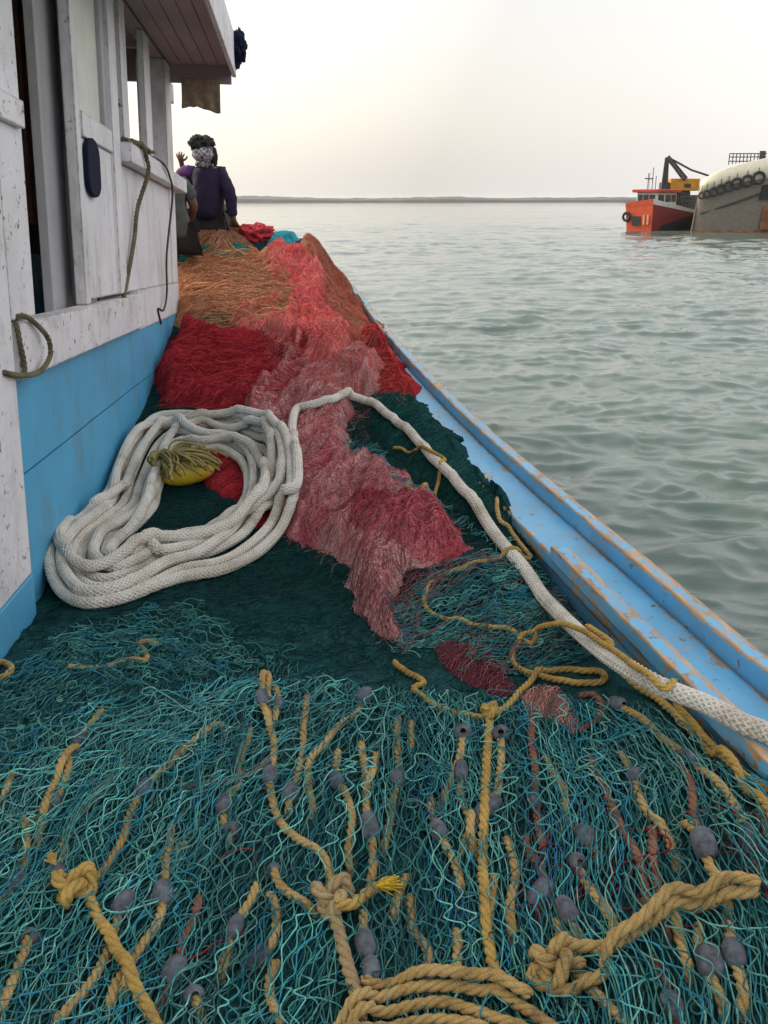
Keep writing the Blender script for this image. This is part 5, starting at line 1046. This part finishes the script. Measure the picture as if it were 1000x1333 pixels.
def truss(name, a, b_, wd, r_, n, parent, m=None):
    a = np.array(a); b_ = np.array(b_); t = (b_-a)/np.linalg.norm(b_-a); s_ = np.cross(t, (0, 1., 0)); s_ /= np.linalg.norm(s_); s_ *= wd/2; L = []
    for d in (-1, 1): L.append((a+s_*d, b_+s_*d))
    for i in range(n): p_ = a+(b_-a)*i/n; q_ = a+(b_-a)*(i+1)/n; sg = 1 if i % 2 else -1; L.append((p_+s_*sg, q_-s_*sg))
    return bars(name, L, r_, m or M['steel'], parent)
truss('mast_leg', cpx(862, 249), cpx(868, 206), .16, .10, 8, crane); truss('mast_leg', cpx(867, 249), cpx(869, 206), .16, .10, 8, crane)
truss('boom', cpx(869, 205), cpx(893, 234), .30, .11, 10, crane); truss('boom', cpx(869, 206, 103), cpx(888, 232, 103), .12, .09, 6, crane)
bar('stay', [cpx(871, 206), cpx(900, 222), cpx(924, 230)], .10, M['steel'], crane); bar('crane_hook', [cpx(868, 206), cpx(868, 226)], .05, M['steel'], crane)
cf_.box('deck_engine', 1, 5, -2, 2, 1.62, 3.2, M['steel'], crane, .1)
for i in range(7):
    a = cpx(877+i*3.5, 250+(i % 3)*2); bar('deck_post', [a, a+np.array([.25*(i % 2), 0, -2.6])], .08, M['steel'], crane)
# big barge: hull with flaring bulwark, rising to the right
BX = np.array([898, 899, 902, 908, 918, 932, 950, 972, 1000, 1040, 1100, 1180, 1270.])
bp0 = at(898, 303, WATER); scl = .0705
def bst(px): return (px-898)*scl
bx = bst(BX); plan = 1.1*np.exp(-bx/.8)+ .0*bx           # the end rounds away from us
by = bp0[1]-1.2+plan-.02*bx
def brow(rowpx):      # height above the water for rows measured in the photograph
    return (303.5-np.asarray(rowpx))*.0685
top = brow([247, 244, 240, 236, 231, 225.5, 220.5, 216, 212, 208, 204, 202, 202]); band = top-np.array([.5, .7, .95, 1.15, 1.3, 1.4, 1.5, 1.6, 1.65, 1.7, 1.7, 1.7, 1.7])
def P_(i, z, out_=0): return np.array([bp0[0]+bx[i]+max(0, -out_)*.36+(.075*z if i < 4 else 0)*(1-i/4 if i < 4 else 0)*1.2, by[i]-out_, WATER+z])
barge = tag(empty('barge', (bp0[0], bp0[1], WATER)), 'huge taupe barge with a cream bulwark and a row of tyres, at the right edge', 'barge')
nB = len(BX); zl = [-.8, 0, .35, .9, 1.6, 2.3]
def bsurf(name, zs, outs, m):
    V = np.array([[P_(i, z(i), o_) for z, o_ in zip(zs, outs)] for i in range(nB)]); k = len(zs); idx = np.arange(nB*k).reshape(nB, k)
    Q = np.stack([idx[:-1, :-1], idx[1:, :-1], idx[1:, 1:], idx[:-1, 1:]], -1).reshape(-1, 4); return npmesh(name, V.reshape(-1, 3), Q, m, barge, smooth=True)
bsurf('hull', [lambda i: -.8, lambda i: .12, lambda i: 1.2, lambda i: band[i]*.62, lambda i: band[i]], (-.1, 0, .12, .25, .42), M['barge'])
bsurf('rust_band', [lambda i: -.05, lambda i: .16, lambda i: .19], (.03, .05, -.02), M['rust'])
bsurf('bulwark', [lambda i: band[i]-.02, lambda i: band[i], lambda i: (band[i]+top[i])/2, lambda i: top[i], lambda i: top[i]+.02], (.40, .48, .58, .60, .40), M['bargecream'])
V = [P_(i, top[i]-.3, .4) for i in range(nB)]+[P_(i, top[i]-.3, -9) for i in range(nB)]; npmesh('deck', V, [[i, i+1, nB+i+1, nB+i] for i in range(nB-1)], M['barge'], barge)
V = [P_(0, -.8, .4), P_(0, top[0], .4), P_(0, top[0], -9), P_(0, -.8, -9)]; npmesh('end_plate', V, [[0, 1, 2, 3]], M['barge'], barge)
def bpt(px, row, out_=0.):
    i = np.interp(px, BX, np.arange(nB)); x = np.interp(px, BX, bp0[0]+bx); return np.array([x, np.interp(px, BX, by)-out_, WATER+float(brow(row))])
bars('strake', [(bpt(905, 281, .22), bpt(935, 270, .36)), (bpt(935, 270, .36), bpt(971, 257, .42))], .09, M['steel'], barge)
def bquad(name, pts, m, out_): 
    P8 = [bpt(*p_, out_) for p_ in pts]; Q8 = [p_+np.array([0, .12, 0]) for p_ in P8]; return hexa(name, [P8[0], P8[1], Q8[1], Q8[0], P8[3], P8[2], Q8[2], Q8[3]], m, barge)
bquad('recess_shade', [(971, 264), (1030, 262), (1030, 238), (973, 247)], M['blackhull'], .52); bquad('rust_patch', [(976, 300), (990, 300), (991, 268), (977, 272)], M['rust'], .30); bquad('shell_plate', [(991, 301), (1100, 301), (1100, 240), (992, 240)], M['steel'], .46)  # black quad paints the shade of a hull recess onto flat plating
labs = ['leftmost and smallest tyre hung on the barge', 'second tyre from the left on the barge', 'third tyre from the left on the barge', 'fourth tyre from the left on the barge', 'fifth tyre from the left on the barge', 'sixth tyre from the left, before the two largest', 'seventh tyre, just left of the largest one', 'largest and rightmost tyre hung on the barge']
for (px, row, rr), lb in zip(((903, 259, .30), (908, 257, .36), (915, 254.5, .40), (923, 251.5, .44), (931.5, 248.5, .47), (941, 245, .50), (953, 242, .52), (966, 238.5, .56)), labs):
    o = tyre(tuple(bpt(px, row, .72)), (-.15, -1, -.12), rr, rr*.58, lb, M['blackhull'] if 0 else m_simple('grey_tyre', (.045, .042, .038), .9, .3, 5)); o['group'] = 'tyre fenders along the barge'
    bar('x', [bpt(px, row-5, .64), bpt(px, row-12, .6)], .03, M['steel'], o).name = 'hanger'
rl = []
for k_ in range(11):
    px = 939+k_*4.3; a = bpt(px, 222-k_*.6, -1.5); t_ = a.copy(); t_[2] = WATER+float(brow(209)); rl.append((a, t_))
for h in (209, 213, 218): rl.append((bpt(939, h, -1.5), bpt(984, h, -1.5)))
bars('deck_railing', rl, .045, M['steel'], barge)
bars('mast', [(bpt(992, 212, -2), bpt(994, 180, -2)), (bpt(989, 190, -2), bpt(998, 188, -2)), (bpt(990, 200, -2), bpt(997, 199, -2))], .07, M['steel'], barge)
bquad('deck_box', [(974, 216), (981, 215), (981, 206), (974, 206)], M['steel'], -1.2); bquad('winch', [(990, 214), (1004, 213), (1004, 206), (990, 207)], M['steel'], -1.2)
# ---------------------------------------------------------------- haze over the harbour
def haze():
    bm = bmesh.new(); bmesh.ops.create_cube(bm, size=1); bm.transform(Matrix.Translation((0, 1250, 9.0)) @ Matrix.Diagonal((7200, 7400, 27.2, 1)))
    m = bpy.data.materials.new('haze_air'); m.use_nodes = True; t = m.node_tree; t.nodes.clear(); o_ = t.nodes.new('ShaderNodeOutputMaterial'); v = t.nodes.new('ShaderNodeVolumePrincipled')
    v.inputs['Color'].default_value = (.93, .93, .93, 1); v.inputs['Density'].default_value = .00011; v.inputs['Anisotropy'].default_value = .3; t.links.new(v.outputs[0], o_.inputs['Volume'])
    me = bpy.data.meshes.new('haze'); bm.to_mesh(me); bm.free(); me.materials.append(m); tag(link(bpy.data.objects.new('haze', me)), kind='stuff')
haze()
